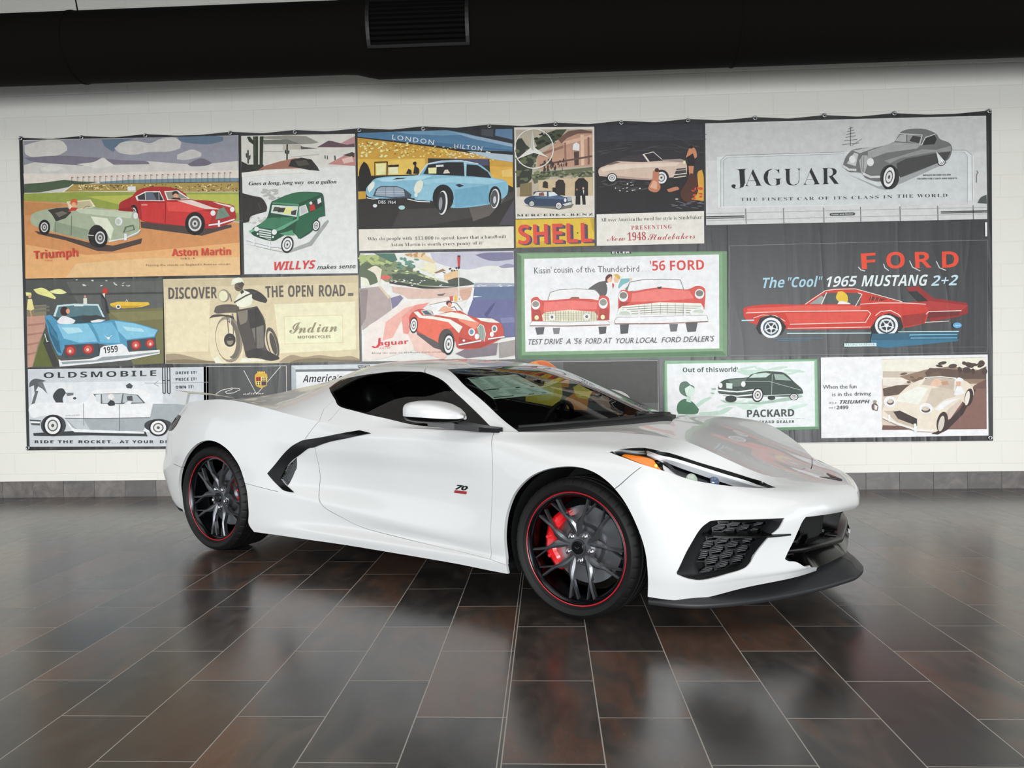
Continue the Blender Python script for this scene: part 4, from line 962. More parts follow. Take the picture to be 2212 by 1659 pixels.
# ---------------------------------------------------------------- wheels
rub = mat('tyre_rubber', '080808', .6, spec=.35, bump=.15, bscale=150)
rimm = mat('dark_pearl_nickel', '5a5c5f', .3, metal=.75, coat=.3)
rimb = mat('rim_barrel_metal', '3a3c3f', .22, metal=1.)
redm = mat('red_rim_stripe', 'b01a28', .4, coat=.4); calm = mat('red_caliper_paint', 'd4141c', .35, coat=.8)
discm = mat('brake_disc_steel', '86888b', .38, metal=.9); nutm = mat('chrome_lug_nut', 'c9cbcf', .15, metal=1.)
def polar(r, a): return r*math.cos(a), r*math.sin(a)
def wheel_geo(R, W, RR, phase):
    """R tyre radius, W tyre width, RR rim flange radius; outward is +y, angles in the x-z plane seen from outside (x to the right)"""
    G = {}
    h = W/2
    seg = 320
    prof = [(RR - .006, h - .030), (RR + .004, h - .020), (RR + .012, h - .008), (RR + .03, h - .001), (RR + (R-RR)*.55, h), (R - .022, h - .006), (R - .010, h - .018), (R - .004, h - .030)]
    tread = []
    y = h - .030
    for g in (.062, .018):
        tread += [(R - .002, g + .007), (R - .009, g + .006), (R - .009, g - .003), (R - .001, g - .004)]
    pr = prof + tread + [(r, -y_) for r, y_ in (tread[::-1])] + [(r, -y_) for r, y_ in prof[::-1]]
    def rf(i, j, r, hh):
        if r > R - .0115 and abs(hh) > .075 and (i % 8) == (0 if hh > 0 else 3): return r - .005
        return r
    G['tyre'] = MB().lathe(pr, seg, 'y', rfun=rf)
    G['red'] = MB().lathe([(RR - .0045, h - .0235), (RR - .0015, h - .021), (RR + .0015, h - .0235), (RR - .0015, h - .028), (RR - .0045, h - .0235)], 96, 'y')
    yb = h - .03
    G['rim'] = MB().lathe([(RR - .003, yb + .004), (RR - .010, yb + .006), (RR - .020, yb - .004), (RR - .026, yb - .03), (RR - .030, yb - .08), (RR - .045, yb - .11), (RR - .045, -h + .06), (RR - .02, -h + .03), (RR - .004, -h + .03)], 96, 'y')
    sp = MB()
    def bar(path, yf, th):
        """spoke along a polar path of (radius fraction, angle offset, half width); faceted top"""
        V = []; n = len(path)
        pts = [np.array(polar(RR*r, a)) for r, a, w in path]
        for i, (r, a, w) in enumerate(path):
            t = pts[min(i+1, n-1)] - pts[max(i-1, 0)]; t /= np.linalg.norm(t); nn = np.array([-t[1], t[0]])*w*RR
            yy = yf(r)
            for k_, dy in ((-1, -.007), (-.3, 0), (.3, 0), (1, -.007), (.8, -th), (-.8, -th)): V.append((pts[i][0] + nn[0]*k_, yy + dy, pts[i][1] + nn[1]*k_))
        F = [(i*6 + j, i*6 + (j+1) % 6, (i+1)*6 + (j+1) % 6, (i+1)*6 + j) for i in range(n-1) for j in range(6)] + [tuple(range(6)), tuple((n-1)*6 + j for j in range(6))]
        sp.add(V, F)
    yf = lambda r: yb - .012 - .030*max(0, 1 - r)**1.1 + .008*math.sin(math.pi*min(1, max(0, (r - .2)/.8)))
    D = math.radians
    for g in range(5):
        c = D(phase + 72*g)
        for s in (-1, 1):
            bar([(.17, c + s*D(35), .030), (.27, c + s*D(31.5), .055), (.38, c + s*D(27.5), .070), (.47, c + s*D(23.5), .058), (.56, c + s*D(19), .034), (.62, c + s*D(16.8), .029), (.78, c + s*D(15.8), .026), (.97, c + s*D(15.4), .022)], yf, .034)
            bar([(.57, c + s*D(18.5), .020), (.70, c + s*D(12), .018), (.85, c + s*D(7.3), .016), (.97, c + s*D(4.6), .015)], lambda r: yf(r) - .008, .026)
    sp.lathe([(RR*.30, yb - .085), (RR*.30, yb - .050), (RR*.24, yb - .038), (RR*.15, yb - .034), (RR*.14, yb - .026), (RR*.115, yb - .026)], 40, 'y')
    G['spokes'] = sp
    G['cap'] = MB().lathe([(RR*.117, yb - .028), (RR*.117, yb - .021), (RR*.105, yb - .018), (0, yb - .018)], 40, 'y')
    em = MB()
    for s in (-1, 1): em.prism([(0, -.006), (s*.013, .003), (s*.011, .006), (0, -.002)], yb - .018, yb - .0165, lambda x, z, hh: (x, hh, z))
    G['emblem'] = em
    G['nuts'] = []
    for g in range(5):
        a = D(phase + 72*g); x, z = polar(RR*.235, a)
        G['nuts'].append(MB().lathe([(.015, yb - .06), (.015, yb - .036), (.0125, yb - .036), (.0115, yb - .026), (.008, yb - .023), (0, yb - .022)], 12, 'y', (x, 0, z)))
    rd = RR*.70
    G['disc'] = MB().lathe([(rd*.55, yb - .115), (rd, yb - .115), (rd, yb - .145), (rd*.55, yb - .145), (rd*.55, yb - .100), (rd*.50, yb - .085), (0, yb - .085)], 80, 'y')
    return G, yb, RR
def caliper(RR, yb, ac, half):
    mb = MB(); n = 14; a0, a1 = math.radians(ac - half), math.radians(ac + half)
    secs = []
    for i in range(n + 1):
        t = i/n; a = a0 + (a1 - a0)*t; b = math.sin(math.pi*t)**.25 if 0 < t < 1 else .3
        wv = .012*math.cos(t*math.pi*6)
        ri, ro = RR*(.57 - .02*b), RR*(.62 + .17*b)
        y0, y1 = yb - .155, yb - .062 - .018*(1 - b) + (.006 if wv > 0 else -.004)
        secs.append([(ri*math.cos(a), y0, ri*math.sin(a)), (ro*math.cos(a), y0, ro*math.sin(a)), (ro*.985*math.cos(a), y1 - .012, ro*.985*math.sin(a)), ((ro - .018)*math.cos(a), y1, (ro - .018)*math.sin(a)), ((ri + .014)*math.cos(a), y1, (ri + .014)*math.sin(a)), (ri*math.cos(a), y1 - .012, ri*math.sin(a))])
    V = [p for s in secs for p in s]; F = [(i*6 + j, i*6 + (j+1) % 6, (i+1)*6 + (j+1) % 6, (i+1)*6 + j) for i in range(n) for j in range(6)] + [tuple(range(6)), tuple(n*6 + j for j in range(6))]
    mb.add(V, F)
    for t in (.25, .5, .75):   # bridge bolts
        a = a0 + (a1 - a0)*t; mb.lathe([(.009, yb - .066), (.009, yb - .054), (0, yb - .054)], 10, 'y', (RR*.70*math.cos(a), 0, RR*.70*math.sin(a)))
    return mb
def add_wheel(nm, xa, wc, R, W, RR, phase, cal, steer, lab):
    G, yb, RR = wheel_geo(R, W, RR, phase)
    Cal = caliper(RR, yb, *cal)
    for sgn in (-1, 1):
        # seen from outside on the right-hand side, forward (+x) is to the right
        w = empty(nm, CAR, (xa, sgn*wc, R), (0, 0, math.radians(steer) if steer else 0))
        def put(name, mb, m, par=w, smooth=True, sharp=math.radians(32), label=None):
            V = [(x, sgn*y, z) for x, y, z in mb.V]; k = MB(); k.V = V; k.F = mb.F; k.M = mb.M
            return k.build(name, m, par, smooth, label, sharp)
        put('tyre', G['tyre'], rub, sharp=math.radians(22)); r = put('rim', G['rim'], rimb)
        put('red_rim_stripe', G['red'], redm, label='thin red ring round the rim edge')
        put('spokes', G['spokes'], rimm, sharp=math.radians(18)); put('centre_cap', G['cap'], black); put('cap_emblem', G['emblem'], rimm)
        for nb in G['nuts']: put('lug_nut', nb, nutm)
        put('brake_disc', G['disc'], discm); put('brake_caliper', Cal, calm, label='bright red brake caliper')
add_wheel('front_wheel', 0, .824, .327, .245, .263, 131.5 - 72*2, (172, 56), 0, '')
add_wheel('rear_wheel', -2.722, .793, .3455, .305, .2755, 126.5, (10, 26), 0, '')
# ---------------------------------------------------------------- printed banner on the wall
# artwork is drawn in image pixels and projected through the camera onto the banner plane (9.14 x 3.05 m, 2 cm off the blocks)
BY = WY - .022
_c0 = Vector((0, 0, 1.1527))
def bp(px, py):
    px, py = float(px), float(py)
    d = ((px - 1106)/1677.7)*VIEW_R + ((829.5 - py)/1677.7)*VIEW_U + VIEW_F
    t = BY/d.y; return (d.x*t, 1.1527 + d.z*t)
LAYER = .00011
PR = {}
def print_grain():
    """shared paint grain and vinyl folds for every printed colour"""
    g = bpy.data.node_groups.new('printed_vinyl', 'ShaderNodeTree')
    g.interface.new_socket('Color', in_out='INPUT', socket_type='NodeSocketColor'); g.interface.new_socket('Color', in_out='OUTPUT', socket_type='NodeSocketColor'); g.interface.new_socket('Normal', in_out='OUTPUT', socket_type='NodeSocketVector')
    i_ = g.nodes.new('NodeGroupInput'); o_ = g.nodes.new('NodeGroupOutput')
    geo = g.nodes.new('ShaderNodeNewGeometry')
    n = g.nodes.new('ShaderNodeTexNoise'); n.inputs['Scale'].default_value = 14; n.inputs['Detail'].default_value = 7; n.inputs['Roughness'].default_value = .68; g.links.new(geo.outputs['Position'], n.inputs['Vector'])
    mr = g.nodes.new('ShaderNodeMapRange'); mr.inputs['From Min'].default_value = .3; mr.inputs['From Max'].default_value = .7; mr.inputs['To Min'].default_value = .88; mr.inputs['To Max'].default_value = 1.07; g.links.new(n.outputs['Fac'], mr.inputs['Value'])
    mx = g.nodes.new('ShaderNodeVectorMath'); mx.operation = 'SCALE'; g.links.new(i_.outputs[0], mx.inputs[0]); g.links.new(mr.outputs[0], mx.inputs['Scale']); g.links.new(mx.outputs[0], o_.inputs[0])
    g.links.new(fold_normal(g, .16), o_.inputs[1])
    return g
def fold_normal(nt, strength):
    geo = nt.nodes.new('ShaderNodeNewGeometry'); mp_ = nt.nodes.new('ShaderNodeMapping'); mp_.inputs['Scale'].default_value = (1.5, 1, .14); nt.links.new(geo.outputs['Position'], mp_.inputs['Vector'])
    n1 = nt.nodes.new('ShaderNodeTexNoise'); n1.inputs['Scale'].default_value = 1.6; n1.inputs['Detail'].default_value = 4; n1.inputs['Roughness'].default_value = .5; n1.inputs['Distortion'].default_value = .7; nt.links.new(mp_.outputs[0], n1.inputs['Vector'])
    n3 = nt.nodes.new('ShaderNodeTexNoise'); n3.inputs['Scale'].default_value = 1.9; n3.inputs['Detail'].default_value = 2; n3.inputs['Distortion'].default_value = .3; nt.links.new(mp_.outputs[0], n3.inputs['Vector'])
    n2 = nt.nodes.new('ShaderNodeTexNoise'); n2.inputs['Scale'].default_value = 6; n2.inputs['Detail'].default_value = 4; n2.inputs['Distortion'].default_value = 1.5; nt.links.new(geo.outputs['Position'], n2.inputs['Vector'])
    rid = math_node(nt, 'POWER', math_node(nt, 'SUBTRACT', 1, math_node(nt, 'MINIMUM', math_node(nt, 'MULTIPLY', math_node(nt, 'ABSOLUTE', math_node(nt, 'SUBTRACT', n3.outputs['Fac'], .5)), 9), 1)), 3)
    h = math_node(nt, 'ADD', math_node(nt, 'ADD', n1.outputs['Fac'], math_node(nt, 'MULTIPLY', rid, .14)), math_node(nt, 'MULTIPLY', n2.outputs['Fac'], .07))
    bp_ = nt.nodes.new('ShaderNodeBump'); bp_.inputs['Strength'].default_value = strength; bp_.inputs['Distance'].default_value = .06; nt.links.new(h, bp_.inputs['Height']); return bp_.outputs[0]
GRAIN = print_grain()
VINYL = {'3a3b3c', '3b3a39', '2f2e2d'}
def ink(c):
    if c not in PR:
        col = hexc(c) if c in VINYL else tuple(min(.84, x*1.17) for x in hexc(c))
        m = mat('print_' + c, col, .36 if c in VINYL else .5, spec=.42 if c in VINYL else .35); nt = m.node_tree; b = nt.nodes['Principled BSDF']
        gn = nt.nodes.new('ShaderNodeGroup'); gn.node_tree = GRAIN; gn.inputs[0].default_value = (*col, 1)
        nt.links.new(gn.outputs[0], b.inputs['Base Color']); nt.links.new(gn.outputs[1], b.inputs['Normal']); PR[c] = m
    return PR[c]
SER = {}
for a, b, base in ((65, 26, 0x1D400), (97, 26, 0x1D41A), (48, 10, 0x1D7CE)):
    for i in range(b): SER[chr(a + i)] = chr(base + i)
ITA = {chr(65 + i): chr(0x1D468 + i) for i in range(26)}; ITA.update({chr(97 + i): chr(0x1D482 + i) for i in range(26)})
def _m(u, l, d):
    r = {chr(65 + i): chr(u + i) for i in range(26)}; r.update({chr(97 + i): chr(l + i) for i in range(26)})
    if d: r.update({chr(48 + i): chr(d + i) for i in range(10)})
    return r
SBD = _m(0x1D5D4, 0x1D5EE, 0x1D7EC); SBI = _m(0x1D63C, 0x1D656, 0x1D7EC)
SCR = {chr(65 + i): chr(0x1D4D0 + i) for i in range(26)}; SCR.update({chr(97 + i): chr(0x1D4EA + i) for i in range(26)})
SCR.update({chr(48 + i): chr(0x1D7CE + i) for i in range(10)})
TXT = {}
def letter_style(fl): return SER if 's' in fl else ITA if 'j' in fl else SCR if 'c' in fl else SBD if ('b' in fl or 'B' in fl) else {}
def glyphs(s, fl):
    k = (s, fl)
    if k not in TXT:
        mp = letter_style(fl)
        TXT[k] = text_mesh(''.join(mp.get(ch_, ch_) for ch_ in s), 1., -.015 if 't' in fl else -.010 if 's' in fl and 'B' not in fl else 0, 0, .28 if 'i' in fl else 0, 1.25 if 'w' in fl else 1., 2 if len(s) < 14 else 1)
    return TXT[k]
class Art:
    def __init__(s, ox, oy, sc): s.o = (ox, oy, sc); s.V = []; s.F = []; s.M = []; s.mats = []; s.n = 0
    def put(s, pts, faces, c, bump_=1):
        if c not in s.mats: s.mats.append(c)
        y = BY - .0008 - s.n*LAYER; s.n += bump_; k = len(s.V); ox, oy, sc = s.o
        for x, yy in pts:
            X, Z = bp(ox + x/sc, oy + yy/sc); s.V.append((X, y, Z))
        s.F += [tuple(i + k for i in f) for f in faces]; s.M += [s.mats.index(c)]*len(faces)
    def poly(s, c, P, b=1): s.put(P, [tuple(range(len(P)))], c, b)
    def smooth(s, c, P): s.poly(c, [tuple(p) for p in catmull(P, True, max(4, 2*s.o[2]), 65)])
    def ell(s, c, cx, cy, rx, ry, rot=0, n=20):
        r = math.radians(rot); P = []
        for i in range(n):
            q = 2*math.pi*i/n; a, b = rx*math.cos(q), ry*math.sin(q); P.append((cx + a*math.cos(r) - b*math.sin(r), cy + a*math.sin(r) + b*math.cos(r)))
        s.poly(c, P)
    def line(s, c, w, P):
        P = np.array(P, float)
        for i in range(len(P) - 1):
            d = P[i+1] - P[i]; d /= np.linalg.norm(d) + 1e-9; n = np.array([-d[1], d[0]])*w/2; e = d*w*.3
            s.poly(c, [tuple(P[i] - e + n), tuple(P[i+1] + e + n), tuple(P[i+1] + e - n), tuple(P[i] - e - n)], .1)
        s.n += 1
    def text(s, c, x0, y0, x1, y1, h, fl, t):
        V, F = glyphs(t, fl); a, b = V[:, 0].min(), V[:, 0].max(); B = np.array([x0, y0]); U = np.array([x1 - x0, y1 - y0]); L = np.linalg.norm(U); U = U/L; N = np.array([U[1], -U[0]])
        kh = h/.72
        if N[1] > 0: N = -N
        s.put([tuple(B + U*((v[0] - a)/(b - a)*L) + N*v[1]*kh) for v in V], F, c)
    def run(s, src):
        for ln in src.strip().split('\n'):
            f = ln.split()
            if not f: continue
            k = f[0]
            if k in 'EWwX': f = ln.replace(',', ' ').split()
            if k in 'PS': (s.poly if k == 'P' else s.smooth)(f[1], [tuple(map(float, p.split(','))) for p in f[2:]])
            elif k == 'E': s.ell(f[1], *map(float, f[2:]))
            elif k == 'L': s.line(f[1], float(f[2]), [tuple(map(float, p.split(','))) for p in f[3:]])
            elif k == 'T': s.text(f[1], *map(float, f[2:7]), f[7], ' '.join(f[8:]))
            elif k in 'Ww':
                cx, cy, rx, ry = map(float, f[1:5]); rot = float(f[5]) if len(f) > 5 else 0
                for c, q in ((('1c1b1b', 1), ('ece9e4', .8), ('5a5857', .55), ('d2d0cd', .42), ('4a4847', .16)) if k == 'W' else (('1c1b1b', 1), ('cfcdca', .66), ('5a5857', .5), ('c4c2bf', .28), ('3a3837', .12))):
                    s.ell(c, cx, cy, rx*q, ry*q, rot)
            elif k == 'X':   # loose brush dabs: X colour count x0 y0 x1 y1 rx ry seed
                c, n_, x0, y0, x1, y1, rx, ry, sd = f[1], int(f[2]), *map(float, f[3:9]), int(f[9]); R_ = random.Random(sd)
                for i in range(n_): s.ell(c, R_.uniform(x0, x1), R_.uniform(y0, y1), rx*R_.uniform(.5, 1.3), ry*R_.uniform(.5, 1.3), R_.uniform(-20, 20), 9); s.n -= .85
                s.n += 1
ART = []
def poster(label, ox, oy, sc, src): ART.append((label, ox, oy, sc, src))
poster('printed picture of a pale green roadster and a red coupe on an orange track', 30, 280, 4.424, '''
P c9c4bd 85,100 1180,78 2145,55 2150,560 2165,1388 1200,1405 115,1425 100,600
S 8d8d96 90,110 500,95 1000,85 1500,70 2140,58 2145,300 1700,330 1200,300 700,330 300,300 90,340
S 5f7285 840,95 1150,85 1010,130 985,170 950,215 870,160
S 5f7285 1560,70 1960,62 2000,110 1850,140 1620,120
S c9c5bd 100,150 250,110 430,100 500,150 510,200 420,245 250,270 120,240
S c2bfba 960,180 1040,120 1180,110 1300,130 1400,90 1530,75 1600,120 1590,180 1480,210 1300,215 1150,240 1020,225
S bdbab6 1560,240 1700,190 1790,220 1780,260 1640,290 1560,285
S 77717d 100,270 400,250 700,260 1000,290 1250,300 1300,330 1000,335 700,345 450,330 200,310
S d3cfc7 600,330 760,310 850,270 900,300 960,340 830,370 700,350
S d3cfc7 250,370 380,335 480,370 400,395 280,395
S 6b6674 1660,330 1790,275 1900,320 1830,345 1700,350
P d8cfc4 92,420 700,420 1400,400 2147,390 2150,500 1200,520 560,525 100,520
P 4b5a43 100,520 300,505 480,480 620,495 820,500 620,530 470,560 250,600 100,605
P 6f8791 820,500 1100,480 1500,470 1800,465 2150,462 2150,505 1200,515 830,515
P a58b4c 560,525 1200,515 2150,503 2150,600 1600,600 1100,590 640,590 470,605
X 4c432f 60 620 530 1150 575 9 5 3
X e0cf98 60 620 530 1150 575 8 5 4
X 4c432f 60 1250 525 2140 590 9 5 5
X e0cf98 50 1250 525 2140 590 8 5 6
L e8e2d2 10 470,600 570,525
L 50483c 4 560,520 1100,515 2150,500
P e9e4d8 1090,545 1168,543 1168,585 1090,585
L e8e2d2 6 470,600 1100,592 1700,600 2150,598
P 8f9a45 100,615 640,595 1200,600 2150,600 2152,880 1500,800 900,760 500,700 100,680
P b0b352 700,640 1400,620 2150,620 2152,800 1700,720 1100,740
P c98b57 100,680 500,705 900,765 1500,830 2155,890 2168,1388 1200,1405 115,1425
P b9824f 100,690 480,720 420,790 100,820
P dba76f 120,1100 700,1200 1300,1160 2160,1080 2166,1388 1200,1405 115,1425
P e2b684 600,1280 1300,1230 2160,1220 2166,1388 1200,1405 500,1415
P 4b3d38 200,970 400,1000 720,1080 950,1110 1230,1040 1220,1090 940,1168 800,1160 500,1060 240,1000
P 4b3d38 1215,880 1700,920 2080,910 2085,935 1800,1015 1600,990 1220,940
S a62a2a 1008,770 1020,700 1130,640 1190,580 1290,552 1450,548 1560,570 1640,610 1690,665 1860,680 2000,705 2100,730 2120,790 2110,870 1900,945 1620,922 1250,880 1150,780
P c23431 1215,700 1600,705 1900,800 1880,900 1620,920 1230,870
P d94a44 1460,690 1700,700 1850,760 1700,790 1480,780
P e8c9c0 1560,680 1700,672 1900,745 1990,765 1830,760
P e8c9c0 1900,690 2090,730 2070,745 1960,715
P f2e2d5 1165,640 1260,592 1400,590 1445,685 1180,680
P 39333a 1185,640 1265,602 1395,600 1435,678 1195,672
P 5c6470 1265,600 1330,598 1370,675 1265,675
P f2e2d5 1440,590 1570,582 1690,665 1470,675
P 8a8578 1455,600 1560,592 1670,660 1480,668
E 2a2422 1548,612 32 24
E d59b7c 1552,640 25 28
P 2d2624 1500,668 1530,650 1590,655 1600,670
L f2e2d5 5 1258,600 1262,678
L f2e2d5 5 1390,605 1392,685
L 7c1f22 5 1455,700 1450,890
L f2ddd0 5 1225,722 1280,722
w 1735,900 95 112
w 1150,800 40 80
P 8e1f22 1000,760 1140,740 1150,790 1010,775
E f1eee6 1908,800 24 26
E f1eee6 2092,765 22 26
P 6d8574 1955,770 2010,740 2070,830 2000,850 1930,860
L 4d5d52 3 1975,770 2040,840
L f3eee0 14 1870,915 1980,900 2110,860
P f3eee0 1955,870 1975,870 1975,930 1955,930
S a3ac93 170,830 220,790 340,760 540,740 780,745 960,780 1150,790 1200,850 1205,950 1180,1010 930,1070 720,1060 500,1010 380,980 250,940 175,900
P bcc4aa 560,750 900,770 1140,790 1120,850 900,830 640,800
P 8b967d 400,880 720,960 715,1055 500,1010 380,975
P d6dac3 740,830 900,850 960,950 930,1060 880,960 780,900
P 3a3732 330,770 420,752 520,745 560,790 500,850 410,880 370,810
P 6d675e 400,800 470,780 520,800 440,840
P d9cfae 510,690 740,670 790,740 600,770 550,790
P b9b08c 530,700 730,684 765,738 590,765
E cb5b35 582,700 34 36
E e0a078 580,720 22 24
P b8392f 520,790 560,745 620,750 600,775
L 3f3a33 4 670,760 700,735 735,740
w 300,935 55 72
E 2a2725 800,1020 82 108
w 832,1035 72 92
E eeeade 1010,880 36 40
E b9bfae 1006,882 22 26
E eeeade 1172,825 22 32
P 5e6a52 1050,990 1070,930 1150,910 1165,960
P 97a58b 1065,985 1085,940 1145,925 1150,955
L f4efe0 12 920,1070 1060,1045 1190,985 1215,960
P f4efe0 1062,1000 1088,995 1088,1060 1062,1062
L f4efe0 6 715,1010 770,1015
L 6e7862 4 405,890 405,985
L 6e7862 4 560,830 555,1010
''' + '\n'.join('L 5b5552 3 %d,%d %d,%d\nP a8352f %d,%d %d,%d %d,%d' % (x, 455 - (x-560)*.028, x, 520 - (x-560)*.012, x, 455 - (x-560)*.028, x + 16, 460 - (x-560)*.028, x, 466 - (x-560)*.028) for x in range(560, 2120, 54)) + '''
T c8443a 205 1240 625 1215 78 b Triumph
T c8443a 305 1262 375 1258 14 w TR2
T c8443a 1520 1212 2080 1200 70 b Aston Martin
T 6a4a38 1605 1244 1735 1240 16 w DB2-4
T 6a4a38 1275 1308 2080 1296 20 w Passing the stands on England's Aintree circuit.
''')
poster('printed picture of a blue open car seen from behind with yellow parasols', 30, 590, 4.2545, '''
P 4e4f4b 110,60 1130,50 1370,45 1378,830 1140,850 125,875
P 5b5c58 480,80 1368,70 1372,330 900,340 600,300
P 3f413e 500,185 1370,172 1370,190 500,205
X c9c6bb 14 560 60 1060 120 14 5 2
P 6e6b45 860,340 1372,320 1378,830 1100,840 900,500
P 7c7850 880,360 1372,345 1374,420 1000,450
P 817a5f 120,300 300,290 300,440 250,620 180,860 125,870
P b98d7b 120,400 285,390 290,500 220,660 170,860 128,865
P a17667 125,470 285,455 280,470 125,490
P a17667 125,560 270,540 262,556 126,578
P a17667 125,650 235,630 228,648 126,668
P a17667 125,740 205,722 200,738 126,758
P 5d6332 175,860 240,640 290,560 420,800 430,858
P 3b3b38 300,560 430,860 360,862 270,640
S e6d98a 180,150 260,135 330,170 390,225 380,240 300,215 220,190
S efe39b 330,165 420,145 490,180 440,192 360,185
S e6d98a 110,175 160,180 165,205 115,210
E d8a77f 148,215 14 16
P ddd28e 130,240 168,238 188,330 160,345 120,335
P c99370 145,345 158,345 175,415 165,418
P d9d4c9 640,230 672,228 675,290 640,290
E c99370 655,215 10 12
E b9382a 840,165 26 28
P d9d4c9 812,190 840,185 835,250
P 2c2d30 800,200 815,190 850,250 880,370 860,372 830,300
P 4a4c50 800,210 840,250 850,400 805,280
P 6c6a60 190,310 330,300 330,318 190,330
P 6c6a60 190,340 330,332 330,350 190,360
P d9b23a 885,280 960,262 1240,268 1250,290 1180,312 1010,325 920,315 890,300
P b8922c 900,300 1180,300 1100,322 940,322
E e9e6dc 962,310 22 20
E 3a3937 962,310 13 12
L e9e6dc 4 1030,262 1040,242 1050,262
S 4f8fae 285,400 340,385 420,440 640,455 840,440 920,430 1120,460 1330,520 1300,590 1310,700 1000,690 780,650 480,660 440,760 400,740 330,580
P 7fb9d0 400,470 680,465 740,560 770,630 600,640 460,600
P 6aaac6 720,470 900,450 960,540 980,640 800,640 770,560
P 7fb9d0 930,440 1120,465 1320,525 1290,580 1040,610 960,530
P a9d2df 440,500 600,500 640,540 500,560
P a9d2df 1000,490 1180,510 1200,540 1040,530
P 2f5f78 310,420 400,560 440,740 400,720 330,560
P 3a7590 285,405 320,440 420,620 440,660 350,560
P bcd4d6 365,395 400,295 560,280 780,285 840,410 820,410 770,300 560,296 415,310 385,400
P 56737a 385,400 415,312 560,298 770,302 818,400 640,385 480,420
P 33474f 380,410 480,405 640,395 830,410 720,455 560,465 420,465
P 3b3d3f 630,400 760,385 850,410 740,440 640,450
P d5d7d3 705,440 780,425 845,430 800,450 720,455
E 3d2420 468,350 38 42
E cf9a7c 500,350 18 24
S e4e1dc 400,440 450,395 520,410 570,435 540,465 420,465
L e4e1dc 10 560,300 640,300
P 3a4a52 470,660 780,645 790,760 470,775
P 3a4a52 1040,620 1300,590 1310,705 1050,715
E 8e2f2c 525,712 52 52
E c9564c 522,712 34 34
E f2cdbd 520,718 12 14
E 8e2f2c 688,700 54 50
E c9564c 686,700 36 34
E f2cdbd 682,704 12 14
E 8e2f2c 1125,660 48 48
E c9564c 1124,660 32 32
E f2cdbd 1124,664 11 13
E 8e2f2c 1255,645 44 46
E c9564c 1256,645 30 30
E f2cdbd 1258,652 11 13
P dfe1e0 415,790 440,805 700,790 790,760 800,690 830,670 1000,650 1040,680 1060,725 1345,705 1345,740 1050,800 700,835 425,860
P 8f9698 440,815 760,800 820,770 1040,755 1340,722 1330,735 1040,780 720,818 450,838
P f2f2f0 820,675 965,655 980,730 830,745
T 22201f 832 738 962 722 58 b 1959
L dfe1e0 5 840,575 870,600 905,572
E dfe1e0 874,598 12 12
L c6d6d6 8 290,560 310,630 320,625
''')
